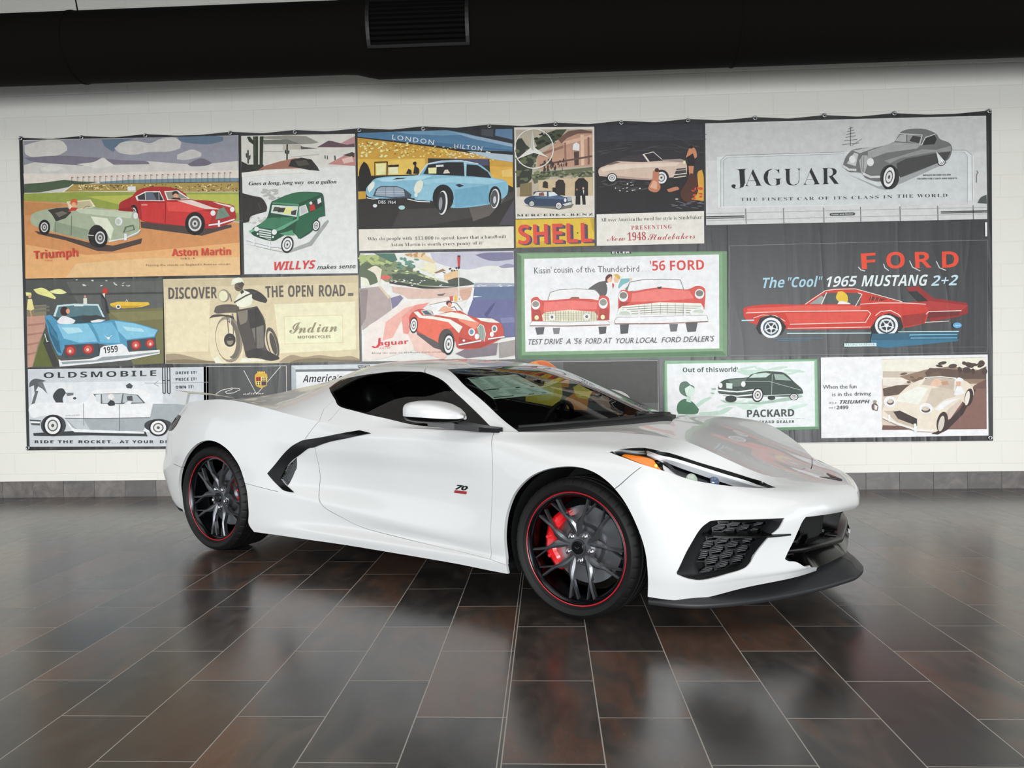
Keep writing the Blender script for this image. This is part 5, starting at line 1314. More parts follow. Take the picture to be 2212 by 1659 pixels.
poster('grey printed picture of a long two-tone sedan with palm tree', 30, 590, 4.2545, '''
P bfc3c6 128,882 1372,868 1790,862 1790,1580 1370,1592 145,1595
P d2d5d7 160,1010 700,1000 1370,990 1370,1250 700,1280 170,1280
L 5e6164 4 1200,1010 1400,1012
L 5e6164 4 1330,990 1290,1018 1330,1040
T 2b2c2e 275 965 1310 945 52 wB OLDSMOBILE
S 55585a 150,1000 200,970 300,990 230,1010 290,1080 225,1040 190,1100 185,1030 140,1050
S 6a6d6f 220,1010 260,990 310,1110 250,1050
P 606365 200,1080 225,1085 185,1220 150,1250 175,1160
S 3a3c3e 360,1130 400,1070 450,1060 480,1100 450,1150 455,1195 390,1195
E d9d9d6 462,1040 24 24
E d9d9d6 520,1055 26 30
P 6b6e70 480,1100 550,1100 545,1140 490,1130
P e9ebeb 490,1130 560,1120 580,1165 510,1185
E 4a4c4e 560,1150 16 12
S 4a4c4e 1030,1030 1065,1010 1095,1035 1080,1060 1040,1055
S eef0f0 140,1240 200,1195 420,1190 640,1190 720,1090 800,1070 1000,1058 1180,1075 1260,1110 1350,1190 1790,1200 1790,1400 1370,1450 1200,1460 600,1455 460,1330 290,1310 180,1330 145,1290
P 9aa0a3 470,1332 960,1335 1250,1330 1280,1200 1790,1200 1790,1400 1360,1370 1230,1380 1190,1450 600,1450 540,1420
P b4b9bb 480,1340 640,1336 700,1440 600,1448
P f6f7f7 700,1090 800,1068 1000,1058 1180,1075 1260,1105 1240,1190 1210,1190 1160,1120 1000,1100 720,1108
P 585c5f 730,1110 1000,1104 1140,1118 1210,1195 980,1205 800,1200
P c8cccd 750,1118 800,1112 800,1195 760,1180
P b8bcbe 810,1112 1000,1108 985,1195 815,1195
P aab0b2 1010,1110 1130,1122 1190,1190 1000,1190
P d7dada 1235,1170 1265,1105 1345,1185 1250,1188
E d9d6d2 895,1135 28 26
S 2f3133 860,1200 890,1165 925,1180 930,1215 880,1220
P 4b4e50 1040,1130 1090,1125 1095,1175 1045,1170
P f3f4f4 1010,1200 1060,1175 1085,1180 1075,1205
P f3f4f4 920,1225 960,1215 955,1240 925,1240
L 44474a 5 470,1332 760,1335 1250,1328
L 44474a 4 970,1210 972,1450
L 44474a 3 640,1200 645,1400
L f6f7f7 10 1000,1210 1120,1240 1240,1320
P 505356 145,1345 250,1350 240,1400 165,1395
P e8eaea 150,1360 245,1365 240,1380 160,1378
P 34373a 180,1470 560,1450 1210,1455 1230,1500 700,1490 300,1498 185,1495
P eef0f0 520,1430 1200,1460 1200,1475 560,1462
E 3a3d40 365,1400 115 100
W 360,1400 90 100
E 3a3d40 1330,1400 130 60
W 1330,1420 90 80
T 8d9194 480 1315 610 1310 12 w HOLIDAY
L 2b2c2e 7 1368,868 1368,960 1372,1100 1388,1108 1394,1098 1392,960 1390,870
L 2b2c2e 7 1412,868 1412,960 1414,1100 1430,1108 1438,1098 1436,960 1434,868
L 2b2c2e 6 1368,985 1392,985
L 2b2c2e 6 1412,985 1436,985
L 8d9194 4 1460,1008 1790,1002
T 2b2c2e 1490 930 1680 926 26 wb DRIVE IT!
T 2b2c2e 1490 990 1680 985 26 wb PRICE IT!
T 2b2c2e 1490 1062 1655 1057 26 wb OWN IT!
T 2b2c2e 195 1562 545 1562 26 wb RIDE THE
T 2b2c2e 598 1562 960 1562 26 wb ROCKET...
T 2b2c2e 975 1562 1285 1562 26 wb AT YOUR
T 2b2c2e 1345 1562 1420 1562 26 wb DE
''')
poster('printed desert picture of a dark green station wagon', 510, 280, 5.029, '''
P d5d6d2 55,68 700,55 1290,45 1322,1560 90,1572
P cfccc3 55,68 700,55 1290,45 1300,390 60,470
P 8f8d84 290,75 560,62 760,70 900,140 820,155 700,160 560,110 300,100
P 6f7268 295,110 560,108 700,155 560,160 300,160
P b98f90 880,190 1010,120 1060,125 1120,155 1290,70 1295,190 1100,195
P 5d4a50 880,192 1000,122 1040,125 1180,160 1285,150 1290,190 1000,190
P b4898a 1160,150 1285,75 1290,150 1200,165
P 5a5552 700,170 720,185 880,205 700,215
P b7b1a5 505,165 700,160 705,215 510,220
L 6b6760 4 290,240 520,235
L 6b6760 3 590,300 900,270
P 2b2a26 60,345 130,380 300,380 300,450 60,468
P 2d3527 185,75 240,72 240,430 190,430
P 2d3527 258,75 298,72 290,400 255,420
P 2d3527 118,80 150,75 195,130 190,165 140,130
P 3c4a33 195,80 212,78 212,280 195,285
P 2d3527 122,225 138,222 140,370 124,370
P 2d3527 105,260 120,255 122,310 108,300
P 2d3527 142,285 158,275 156,320 142,330
P 2d3527 548,160 564,160 562,335 546,340
P 2d3527 528,225 545,220 546,265 532,258
P 2d3527 565,230 582,225 576,262 566,268
P 9a6a58 240,440 310,395 480,345 640,310 780,325 700,420 420,430
P 2c2a27 600,330 710,305 820,325 880,400 910,450 800,440 640,410 570,400
P 4c463e 640,340 760,330 800,380 680,400
P 2d3527 1068,285 1080,282 1082,330 1070,335
P 2d3527 962,280 972,278 974,318 964,318
P 2d3527 988,285 996,282 998,325 990,325
P b77e76 1000,375 1160,290 1290,260 1298,395
P 453a38 1160,280 1260,245 1288,255 1285,300
P d3b3a8 1150,320 1260,290 1280,350 1170,370
P dcdad2 62,470 300,440 640,425 880,470 300,490 64,520
T 232322 140 606 485 598 42 j Goes a long,
T 232322 505 598 735 592 42 j long way
T 232322 780 590 1092 585 42 j on a gallon
X aeada6 22 300 650 560 760 30 12 4
X b9b8b1 14 130 960 330 1130 22 14 5
S 2f2b29 65,690 180,720 280,745 335,830 330,890 170,940 140,1000 75,1015
L 57504b 4 240,800 270,870
P 9a9d9a 100,1240 520,1330 800,1220 960,1010 1000,980 1010,1000 820,1260 560,1345 380,1310
S 1f4a35 380,800 420,770 560,710 680,680 860,680 940,700 960,800 970,940 900,960 830,1100 700,1190 600,1100 470,1180 380,1210 190,1150 180,1080 330,970
P 2f6547 400,785 560,712 680,682 850,684 930,702 690,800 640,808
P 4f8a68 395,790 680,808 690,830 400,808
P 255c41 690,830 940,720 965,940 880,960 840,1080 680,1190 640,1110
P 3b7556 350,960 640,950 600,1010 440,1090 230,1060 320,980
P 5e9a7b 430,1085 660,970 690,835 700,835 680,980 520,1080 440,1110
P 6fae8b 140,1100 200,1080 210,1100 150,1125
P 57936f 470,1130 560,1110 610,1090 640,1150 540,1150
P c9cfc8 395,820 680,835 660,950 380,905
P 4a4a42 420,840 480,845 470,890 400,888
P d9d58f 540,845 630,850 590,920 510,915
P 38352f 480,850 540,850 520,900 450,900
P 3b3a3f 600,890 660,870 650,930 600,925
P c9cfc8 690,840 760,815 790,900 690,945
P b9b8b6 700,850 750,830 775,890 710,930
P 27352c 800,790 870,760 930,740 940,830 810,900
P b5302c 800,830 850,810 865,870 810,890
E d9d4ce 815,800 16 18
P e1e6e2 885,760 920,742 930,790 890,810
E d9ddd8 226,1082 26 26
E d9ddd8 418,1115 28 30
E d9ddd8 238,1135 10 12
E d9ddd8 404,1168 10 12
P c3ccc6 248,1072 385,1098 385,1205 260,1165
L 223b2f 9 255,1098 385,1118
L 223b2f 9 258,1122 385,1142
L 223b2f 9 262,1146 385,1166
L 223b2f 9 268,1170 385,1190
L e4e8e5 16 115,1195 240,1235 380,1265 510,1280
L 6d726f 4 118,1208 380,1276 510,1292
P e4e8e5 190,1180 205,1182 205,1260 190,1258
P e4e8e5 360,1215 376,1218 376,1295 360,1292
P d6dcd7 445,1240 505,1245 500,1262 448,1262
W 560,1250 66 92 12
W 872,1045 42 62 12
T cc3a3c 420 1530 870 1510 92 iB WILLYS
T 2e2c2c 885 1520 1300 1505 52 i makes sense
''')
poster('tan printed picture of a motorcycle rider', 340, 580, 4.9156, '''
P cdbf9d 62,112 1000,95 2135,72 2148,985 1200,1005 85,1012
P dccfad 90,330 560,330 540,880 100,890
P e2d6b5 1240,380 2100,350 2110,860 1300,900
P d5c7a4 1340,505 1970,490 1978,790 1350,805
P e6dab8 1352,515 1962,500 1966,782 1360,796
P c3b493 70,120 1000,100 2130,80 2131,150 1000,180 72,200
S 9c8d73 88,910 200,905 330,930 480,970 620,985 610,1005 90,1010
S 7d7059 90,975 300,965 620,990 610,1003 90,1010
S 9c8d73 1300,985 1420,920 1560,940 1720,920 1900,940 2050,930 2145,960 2147,985 1300,1000
S 7d7059 1500,965 1700,950 1900,965 2140,970 2146,984 1400,1000
S d9ccab 560,560 640,500 780,520 900,700 900,960 830,998 640,1000 560,880
E 8d8273 760,750 145 250 -6
E d6c8a6 740,755 118 215 -6
E 6d6459 790,755 90 205 -6
E d9ccab 745,750 92 190 -6
L 6b6257 10 740,500 760,700
L 6b6257 10 800,480 810,700
L efe4c6 8 770,480 785,700
E 3c3835 770,760 62 72
E 8a8070 772,770 34 42
P 3c3835 740,735 830,730 830,765 745,768
S 4a443f 550,530 600,490 720,490 800,505 820,540 720,510 620,515
S 5a534b 600,460 630,400 740,380 860,390 880,470 740,470 640,480
S 4d4843 840,440 960,420 1060,400 1130,520 1150,620 1140,760 1160,850 1200,900 1180,960 1040,950 940,940 900,760 850,600
S 7b7466 850,460 960,440 950,560 880,600
S 3a3633 960,440 1070,420 1140,600 1130,760 1060,800 990,640
S 6f6b63 1000,640 1130,600 1130,840 1060,850
S efe5c9 830,330 900,240 980,230 1010,300 1000,380 920,410 850,400
S 3d3a37 910,225 1010,220 1100,260 1165,330 1150,368 1080,350 1010,320 1000,270
S 3d3a37 880,250 905,225 925,250 895,275
E 6a5a4b 865,195 44 48
S efe5c9 785,170 800,120 860,95 900,110 920,150 860,150 800,175
S 4d4843 850,170 900,140 925,165 900,210 880,200
L 2e2b29 7 840,205 870,215
E 8d8273 708,290 60 68
E e4d8b6 700,292 48 58
L 4d4843 16 820,360 940,290 1060,240
L 6b6257 9 770,270 790,350
L 3a3633 10 1040,420 1050,820
E 5a534b 1225,790 60 170 -14
E cdbf9d 1222,800 42 140 -14
E 4d4843 1232,800 30 120 -14
S 3a3633 940,880 1060,850 1200,890 1290,940 1290,965 1200,980 1060,950 960,950
P efe5c9 600,960 640,930 700,1000 620,1003
P efe5c9 900,950 1150,970 1140,985 880,995
T 5d5552 120 325 635 315 122 B DISCOVER
T 5d5552 1152 310 1340 302 122 B THE
T 5d5552 1390 302 1655 298 122 B OPEN
T 5d5552 1718 298 1998 292 122 B ROAD
P 6d6561 2025,262 2080,260 2080,290 2025,292
T 8d816c 1405 690 1910 668 130 c Indian
T 8d816c 1492 745 1840 738 30 b MOTORCYCLES
''')
poster('printed picture of a light blue coupe under a lit hotel canopy', 760, 260, 5.7194, '''
P 26231f 68,155 1000,125 1990,105 2005,1310 1000,1330 85,1345
P c3963a 70,215 400,255 1000,330 1990,490 1990,700 1600,660 900,640 75,700
P d4ab48 75,480 900,470 900,680 78,700
P e0b95a 450,500 900,470 920,660 460,690
X f3e2a0 70 90 270 700 460 16 9 7
X f0cf7c 60 600 320 1300 450 13 8 8
X f6ecc4 40 1200 390 1700 470 14 7 9
X 9b6a26 40 100 260 1100 440 12 8 10
X f3d58a 24 1600 440 1960 500 14 6 11
P 2f2a26 940,470 1700,480 1705,660 950,640
P 4a4a63 1200,480 1690,480 1690,560 1300,560
P 4f7796 72,160 520,143 1180,122 1985,260 1988,385 1500,372 1000,310 400,240 74,205
P 6d93ae 520,143 1150,125 1500,180 1100,190 700,170
P 8fa7bb 1210,140 1985,280 1985,330 1500,230
P 3f6485 1000,270 1988,370 1990,390 1000,312
P a9b9c4 1420,380 1990,430 1990,520 1720,480
P 2d2f35 1240,122 1992,105 1990,292 1560,200
P 5d7c9b 1775,112 1985,108 1985,240 1770,190
P 454a50 1600,115 1750,112 1745,205 1600,185
T e8e6dc 498 235 1012 305 62 w LONDON
T e8e6dc 1265 345 1608 380 56 w HILTON
L 1d1a17 8 285,515 285,720
L 1d1a17 12 290,520 440,515 435,690
P 1d1a17 450,555 580,548 580,575 450,580
P f0e3b4 455,585 570,580 575,660 460,670
P e9d9a0 300,540 425,535 420,670 305,680
S 1a1715 100,600 150,510 200,560 240,700 210,860 110,870 90,740
S 1a1715 670,660 700,600 735,620 740,670
S 1a1715 760,660 775,560 755,545 760,520 785,510 800,525 795,570 830,600 832,665
P 1d1a17 78,690 840,670 840,720 78,740
P c09436 80,880 180,880 175,970 82,980
P d3a545 1705,570 1990,580 1992,830 1850,760 1720,700
P e2b968 1850,620 1980,600 1985,700 1860,700
P 2a2622 1000,950 2003,900 2005,1310 1000,1330 85,1345 82,985
P 3b3733 600,1100 1300,1080 1900,900 2003,880 2003,960 1500,1200 900,1310 500,1320
P 5b544f 1450,1080 1750,1020 1900,960 1700,1180 1500,1250
P 46414a 1820,1290 2003,980 2005,1300
S 7fb0c4 180,850 230,780 290,725 420,700 640,690 830,675 930,545 1100,505 1350,500 1560,540 1700,640 1745,710 1880,740 1930,800 1925,900 1880,960 1830,980 1700,1040 1270,1085 1000,1000 800,985 740,960 400,970 260,960 190,930
P a5cbd8 300,725 620,692 830,680 1000,690 860,740 700,740 500,760 380,760
P 96c2d2 880,740 1300,700 1720,720 1900,760 1700,790 1200,770 900,800
P 6a9fb8 1270,860 1690,800 1700,1030 1275,1080
P 8bbacb 830,850 1000,770 1100,780 960,1000 820,980
P 1b1b1d 885,665 945,550 1180,520 1380,520 1400,690 1000,675
P 9fc3d0 1385,520 1420,520 1410,700 1395,700
P 1b1b1d 1420,545 1560,560 1680,640 1725,715 1415,690
P e8d9a0 945,590 1050,585 1045,660 950,660
P cfc7b4 1130,660 1150,615 1185,610 1215,655
P d9d9d9 1040,555 1135,550 1135,575 1040,580
L d8e8ee 10 830,675 930,545 1110,505 1350,500 1560,540
E 141314 1130,960 130 165
E d9dadb 1122,1020 62 150 4
E 2a2a2b 1110,1020 52 136 4
E 8d8f92 1098,1030 22 80 4
E 141314 1770,955 78 140
E d9dadb 1768,970 56 122 4
E 4a4b4d 1760,970 46 108 4
E bfc1c4 1765,985 18 46 4
P 1e2022 505,735 560,715 690,712 640,725
P 3d4853 265,940 300,850 360,815 560,815 650,850 740,920 730,960 500,965
P 8d99a6 290,930 320,850 370,825 560,825 640,855 660,940 500,952
L c9d2d8 4 300,880 650,880
L c9d2d8 4 300,905 655,905
L 3d4853 4 420,825 420,950
L 3d4853 4 520,825 525,952
S d9ddd0 200,830 250,770 285,760 280,820 220,900
S d9dbc9 770,860 800,770 850,740 885,770 860,870 800,920
E cfe3ea 795,925 22 28
L e8eef0 10 190,960 260,975 330,970
L e8eef0 10 690,975 820,1005 965,1010
P 17181a 325,975 560,975 558,1040 330,1042
T dfe0e0 332 1030 545 1035 40 - DBS 1964
E cfd9dc 290,1058 26 22
E a9c9cc 620,1080 40 26
P 24262a 1280,800 1330,790 1390,810 1330,830
P d9d3c6 90,1350 2000,1312 2003,1580 95,1615
T 35322f 198 1488 748 1478 44 s Why do people with
T 35322f 785 1480 1280 1472 44 s $13,000 to spend,
T 35322f 1302 1472 1910 1458 44 s know that a handbuilt
T 35322f 478 1560 850 1555 44 s Aston Martin
T 35322f 872 1556 1630 1535 44 s is worth every penny of it?
''')
poster('printed picture of a dark blue sedan before an arched mansion', 1100, 250, 5.144, '''
P d8d3c8 55,130 945,122 948,1130 72,1145
P b3a996 72,155 925,148 928,1075 85,1090
P 31352a 75,260 140,250 185,320 250,380 320,330 330,420 260,560 250,700 180,780 80,800
P 434a35 280,280 400,200 520,155 640,150 560,260 420,330 330,380
X 5b6345 30 90 380 300 720 26 16 12
X 23281f 26 290 180 620 330 22 14 13
P b78f78 305,470 480,330 640,200 780,160 922,160 925,560 700,570 320,600
P 6e5347 540,260 660,170 800,152 920,175 920,195 760,200 640,250 580,310
P d3ac92 600,290 920,210 920,240 610,330
P 90695a 610,300 630,295 640,560 615,560
P d9b79e 790,215 830,210 835,550 800,555
P 7e5b4e 870,240 890,238 895,540 872,545
P 8a6657 340,420 600,330 600,360 345,450
P ece3dc 705,380 710,320 745,295 780,320 778,390
P 4a3a38 718,400 775,395 772,550 725,555
P 5e463d 340,540 922,440 922,460 340,560
X 3a2f2b 44 360 490 640 610 8 22 14
P 5c6148 240,660 400,620 640,600 925,570 928,700 700,660 460,680 280,760
X 7d8460 40 260 620 920 690 24 12 15
X 3c4230 30 300 620 920 700 20 10 16
P c3ae8b 320,720 930,680 930,980 330,860
P 2b2622 370,800 375,740 400,725 430,745 432,810
P 2b2622 510,880 515,740 550,710 600,715 622,760 620,890
P 241f1c 725,980 730,740 770,695 830,695 875,740 878,975
P 7a6b4a 120,760 250,740 250,900 120,900
P d2cabc 85,900 930,890 928,1075 85,1090
P 181616 740,850 790,840 790,990 735,990
P 181616 800,830 840,820 850,990 815,990
E c9a58a 822,808 10 14
E b06a50 752,822 9 12
P f0ece6 818,830 832,828 828,880
P 171515 480,800 520,800 520,880 480,880
P 6e6a62 170,1000 720,980 690,1025 560,1045 240,1015
S 2c3f57 165,940 200,910 270,890 270,850 320,840 440,838 520,870 620,905 690,910 700,980 640,1000 560,1010 260,1000 180,975
P 4c6480 270,900 520,890 640,910 600,930 300,920
P cfc8bd 265,890 300,850 420,845 420,895
P 7c4a44 330,860 380,850 390,890 330,892
P cfd6d8 435,850 500,850 540,885 440,900
W 250,980 32 34
W 550,1002 38 42
E e6e4df 622,940 14 22
P c9c7c2 590,985 690,960 695,985 620,1005
P 9aa4ad 640,900 690,900 690,950 650,955
''' + '\n'.join('L e3dfd6 11 %.1f,%.1f %.1f,%.1f' % (275 + 215*math.cos(a), 370 + 218*math.sin(a), 275 + 215*math.cos(a + .2), 370 + 218*math.sin(a + .2)) for a in [i*.19634954 for i in range(32)]) + '''
P d9d6cc 258,165 285,360 440,470 270,415 80,490 235,360
P b9b7ae 258,165 270,400 240,360
P f0ede4 80,490 270,400 275,415
T 1f1d1c 85 1122 930 1110 24 sBw MERCEDES-BENZ
''')
poster('yellow printed sign with red block letters', 1100, 250, 5.144, '''
P d3b23a 70,1155 945,1135 948,1445 75,1468
P c4a233 75,1400 946,1380 948,1445 76,1466
P b89a35 900,1140 945,1138 948,1300 920,1260
T 4a3b50 128 1440 960 1415 208 B SHELL
T 5a4456 116 1436 945 1410 212 B SHELL
T cf4a3c 102 1428 922 1402 216 B SHELL
E 3c3530 760,1302 8 8
''')
poster('printed picture of a cream convertible on a dark beach', 1100, 250, 5.144, '''
P 2b2a2d 965,100 2160,85 2165,1060 970,1095
P 34343c 965,110 2160,90 2160,270 968,290
P 1f1e20 968,560 1100,640 2160,700 2165,1060 970,1090
X 45444a 26 980 300 2150 420 90 3 17
X 3c3b40 26 980 120 2150 300 120 5 18
X 4a4548 30 990 720 1560 830 40 6 19
X c9c3ba 14 1180 740 1480 840 10 6 20
S cdb5a3 990,620 1010,580 1100,545 1180,510 1300,510 1500,515 1700,500 1880,490 1960,520 1975,600 1960,680 1760,690 1560,715 1300,700 1200,690 1000,670
P e0cab8 1010,590 1200,540 1600,530 1900,520 1850,560 1400,580 1040,620
P b3978a 1000,650 1560,700 1750,680 1740,700 1560,718 1200,695
P 6d5a56 1060,550 1180,510 1240,518 1120,548
P 3a3336 1190,505 1300,450 1480,430 1540,505 1400,515
P d8cfc4 1480,430 1500,425 1560,510 1540,512
P 2a282c 1500,430 1600,405 1690,480 1570,508
L d8cfc4 7 1500,428 1600,403 1695,485
P 9c8a82 1700,490 1900,480 1960,500 1940,520 1700,505
P 3f3a3c 1860,590 1960,580 1975,680 1820,690
L d9d0c4 9 1820,660 1970,640
L d9d0c4 9 1830,690 1960,672
L d9d0c4 6 1850,610 1960,600
E e8dcae 1945,520 16 18
W 1142,690 56 52
E 2a2729 1690,690 85 90
W 1690,690 74 82
S b9785a 1545,800 1590,700 1600,620 1640,590 1665,640 1660,720 1680,800 1640,850 1570,840
E 3a211a 1640,605 24 22
S d2a188 1560,800 1600,720 1640,740 1640,820
S b9785a 1750,820 1860,790 1890,820 1780,850
P 241c1e 1985,430 2060,420 2075,480 2050,560 1990,555
S c0805f 1960,470 1990,380 2020,345 2065,370 2085,450 2060,480 2040,420
E 2b1a16 2020,350 22 18
P c0805f 1990,560 2050,560 2040,660 2000,660
S 4b2a1e 1900,860 1960,750 2010,640 2060,660 2110,760 2150,880 2060,960 1940,950
S d09a3a 2020,930 2080,880 2100,800 2090,640 2140,600 2160,700 2160,950
X c2492c 10 2040 780 2150 930 20 14 21
E d9d4cf 1860,928 18 6
X 5d5a66 12 1800 950 2140 1030 50 5 22
P d9d5cb 970,1098 2162,1060 2165,1420 972,1448
T 403c38 1015 1180 1395 1170 44 s All over America
T 403c38 1410 1170 1860 1158 44 s the word for style is
T 403c38 1882 1156 2140 1148 44 s Studebaker
T a8404a 1355 1268 1805 1256 46 sBw PRESENTING
T a8404a 1085 1395 1290 1390 70 c New
T a8404a 1315 1390 1520 1382 92 c 1948
T a8404a 1540 1385 2065 1365 78 c Studebakers
''')
poster('pale grey printed picture of a streamlined coupe with large serif lettering', 1510, 230, 3.403, '''
P c7c8c6 45,125 1150,92 2110,68 2118,828 1100,850 52,872
P bfc0be 48,130 2110,75 2112,330 50,400
P d2d5d5 130,370 1080,335 1960,322 2020,360 2018,690 1000,730 140,745
P c6c9c9 165,395 200,372 1060,345 1950,338 1972,365 1972,700 1000,725 180,735
L 8d9090 4 160,740 160,395 200,360 1070,335
L 8d9090 3 178,735 178,400 210,375 1070,348
L 8d9090 4 1860,322 1960,322 2005,355 2010,690
L 8d9090 3 1860,335 1950,336 1972,365 1972,705
L 4d4f4f 5 1115,150 1112,290
''' + '\n'.join('L 4d4f4f 4 %d,%d %d,%d' % (1112 - w, y + 6, 1116 + w, y - 6) for y, w in ((160, 14), (180, 22), (200, 28), (222, 34), (248, 46), (275, 60))) + '''
L 6d7070 4 1120,290 1195,240
T 1f2020 238 592 365 585 138 st J
T 1f2020 335 588 1035 572 132 st AGUAR
T 3d3e3e 305 695 690 690 24 sw THE FINEST
T 3d3e3e 722 690 1085 682 24 sw CAR OF ITS
T 3d3e3e 1120 682 1420 675 24 sw CLASS IN
T 3d3e3e 1455 672 1825 666 26 sw THE WORLD
T 2a2b2b 1645 512 1850 508 12 b WORLD'S RECORD HOLDER
T 2a2b2b 1600 538 1895 534 12 b 120 MPH FOR 7 DAYS AND NIGHTS
P 9b9d9d 1100,500 1320,590 1480,520 1760,420 1830,410 1500,560 1370,615 1310,600
S 6b6b6a 1055,440 1080,370 1130,320 1220,305 1310,300 1430,260 1480,190 1560,165 1660,168 1740,200 1770,240 1840,270 1858,320 1830,390 1750,420 1600,480 1480,525 1440,470 1340,550 1230,530 1190,490 1100,480
P 9a9a99 1240,330 1430,265 1640,275 1600,310 1380,340 1240,390
P 8d8d8c 1360,400 1640,315 1740,320 1850,290 1850,330 1700,340 1480,380 1400,420
P 434342 1460,500 1450,420 1520,385 1740,345 1850,330 1820,390 1600,475 1480,522
P b5b5b4 1130,325 1220,308 1290,305 1180,345
P bcbcbb 1085,420 1140,340 1170,350 1150,440
P a9a9a8 1440,255 1475,210 1520,205 1520,262
P 8f8f8e 1530,205 1635,215 1625,275 1530,262
P 3a3a39 1545,255 1570,215 1630,225 1615,272
P 2f2f2e 1640,285 1665,235 1730,210 1745,240 1730,278
L c9c9c8 5 1430,260 1470,200 1640,210 1620,280
L c9c9c8 5 1635,285 1662,228 1735,205
P a8a8a7 1190,490 1175,400 1200,360 1235,360 1245,400 1215,490
L 4d4d4c 3 1190,380 1198,480
L 4d4d4c 3 1210,365 1208,485
E d7d7d5 1125,390 24 28
E d7d7d5 1258,410 26 30
L c9c9c7 16 1060,440 1100,465 1150,468
L c9c9c7 16 1205,495 1260,520 1325,518
E 2f2f2e 1400,520 70 90
W 1395,520 50 92 10
W 1780,410 30 28 -10
P d2d5d5 1740,330 1800,400 1760,420
''' + '\n'.join('L 4d4f4f 4 %d,%d %d,%d' % (x, 758 - x*.014, x + 3, 868 - x*.017) for x in (342, 620, 915, 1185, 1475, 1752, 2012)) + '''
L a6a9a9 3 50,788 1000,765 2115,742
L 2f3030 7 50,812 330,806
L 2f3030 5 50,824 330,818
L a6a9a9 3 50,840 1000,815 2115,790
L 2f3030 7 1778,775 2115,768
L 2f3030 5 1778,785 2115,778
P 3d3e3e 958,790 970,784 1135,780 1147,788 1140,800 965,806
T d2d5d5 972 800 1132 795 10 b Foster and Kleiser
S 4d4f4f 2045,710 2070,670 2110,650 2112,715
L 5d6060 4 2040,475 2048,490 2038,500 2036,560
''')
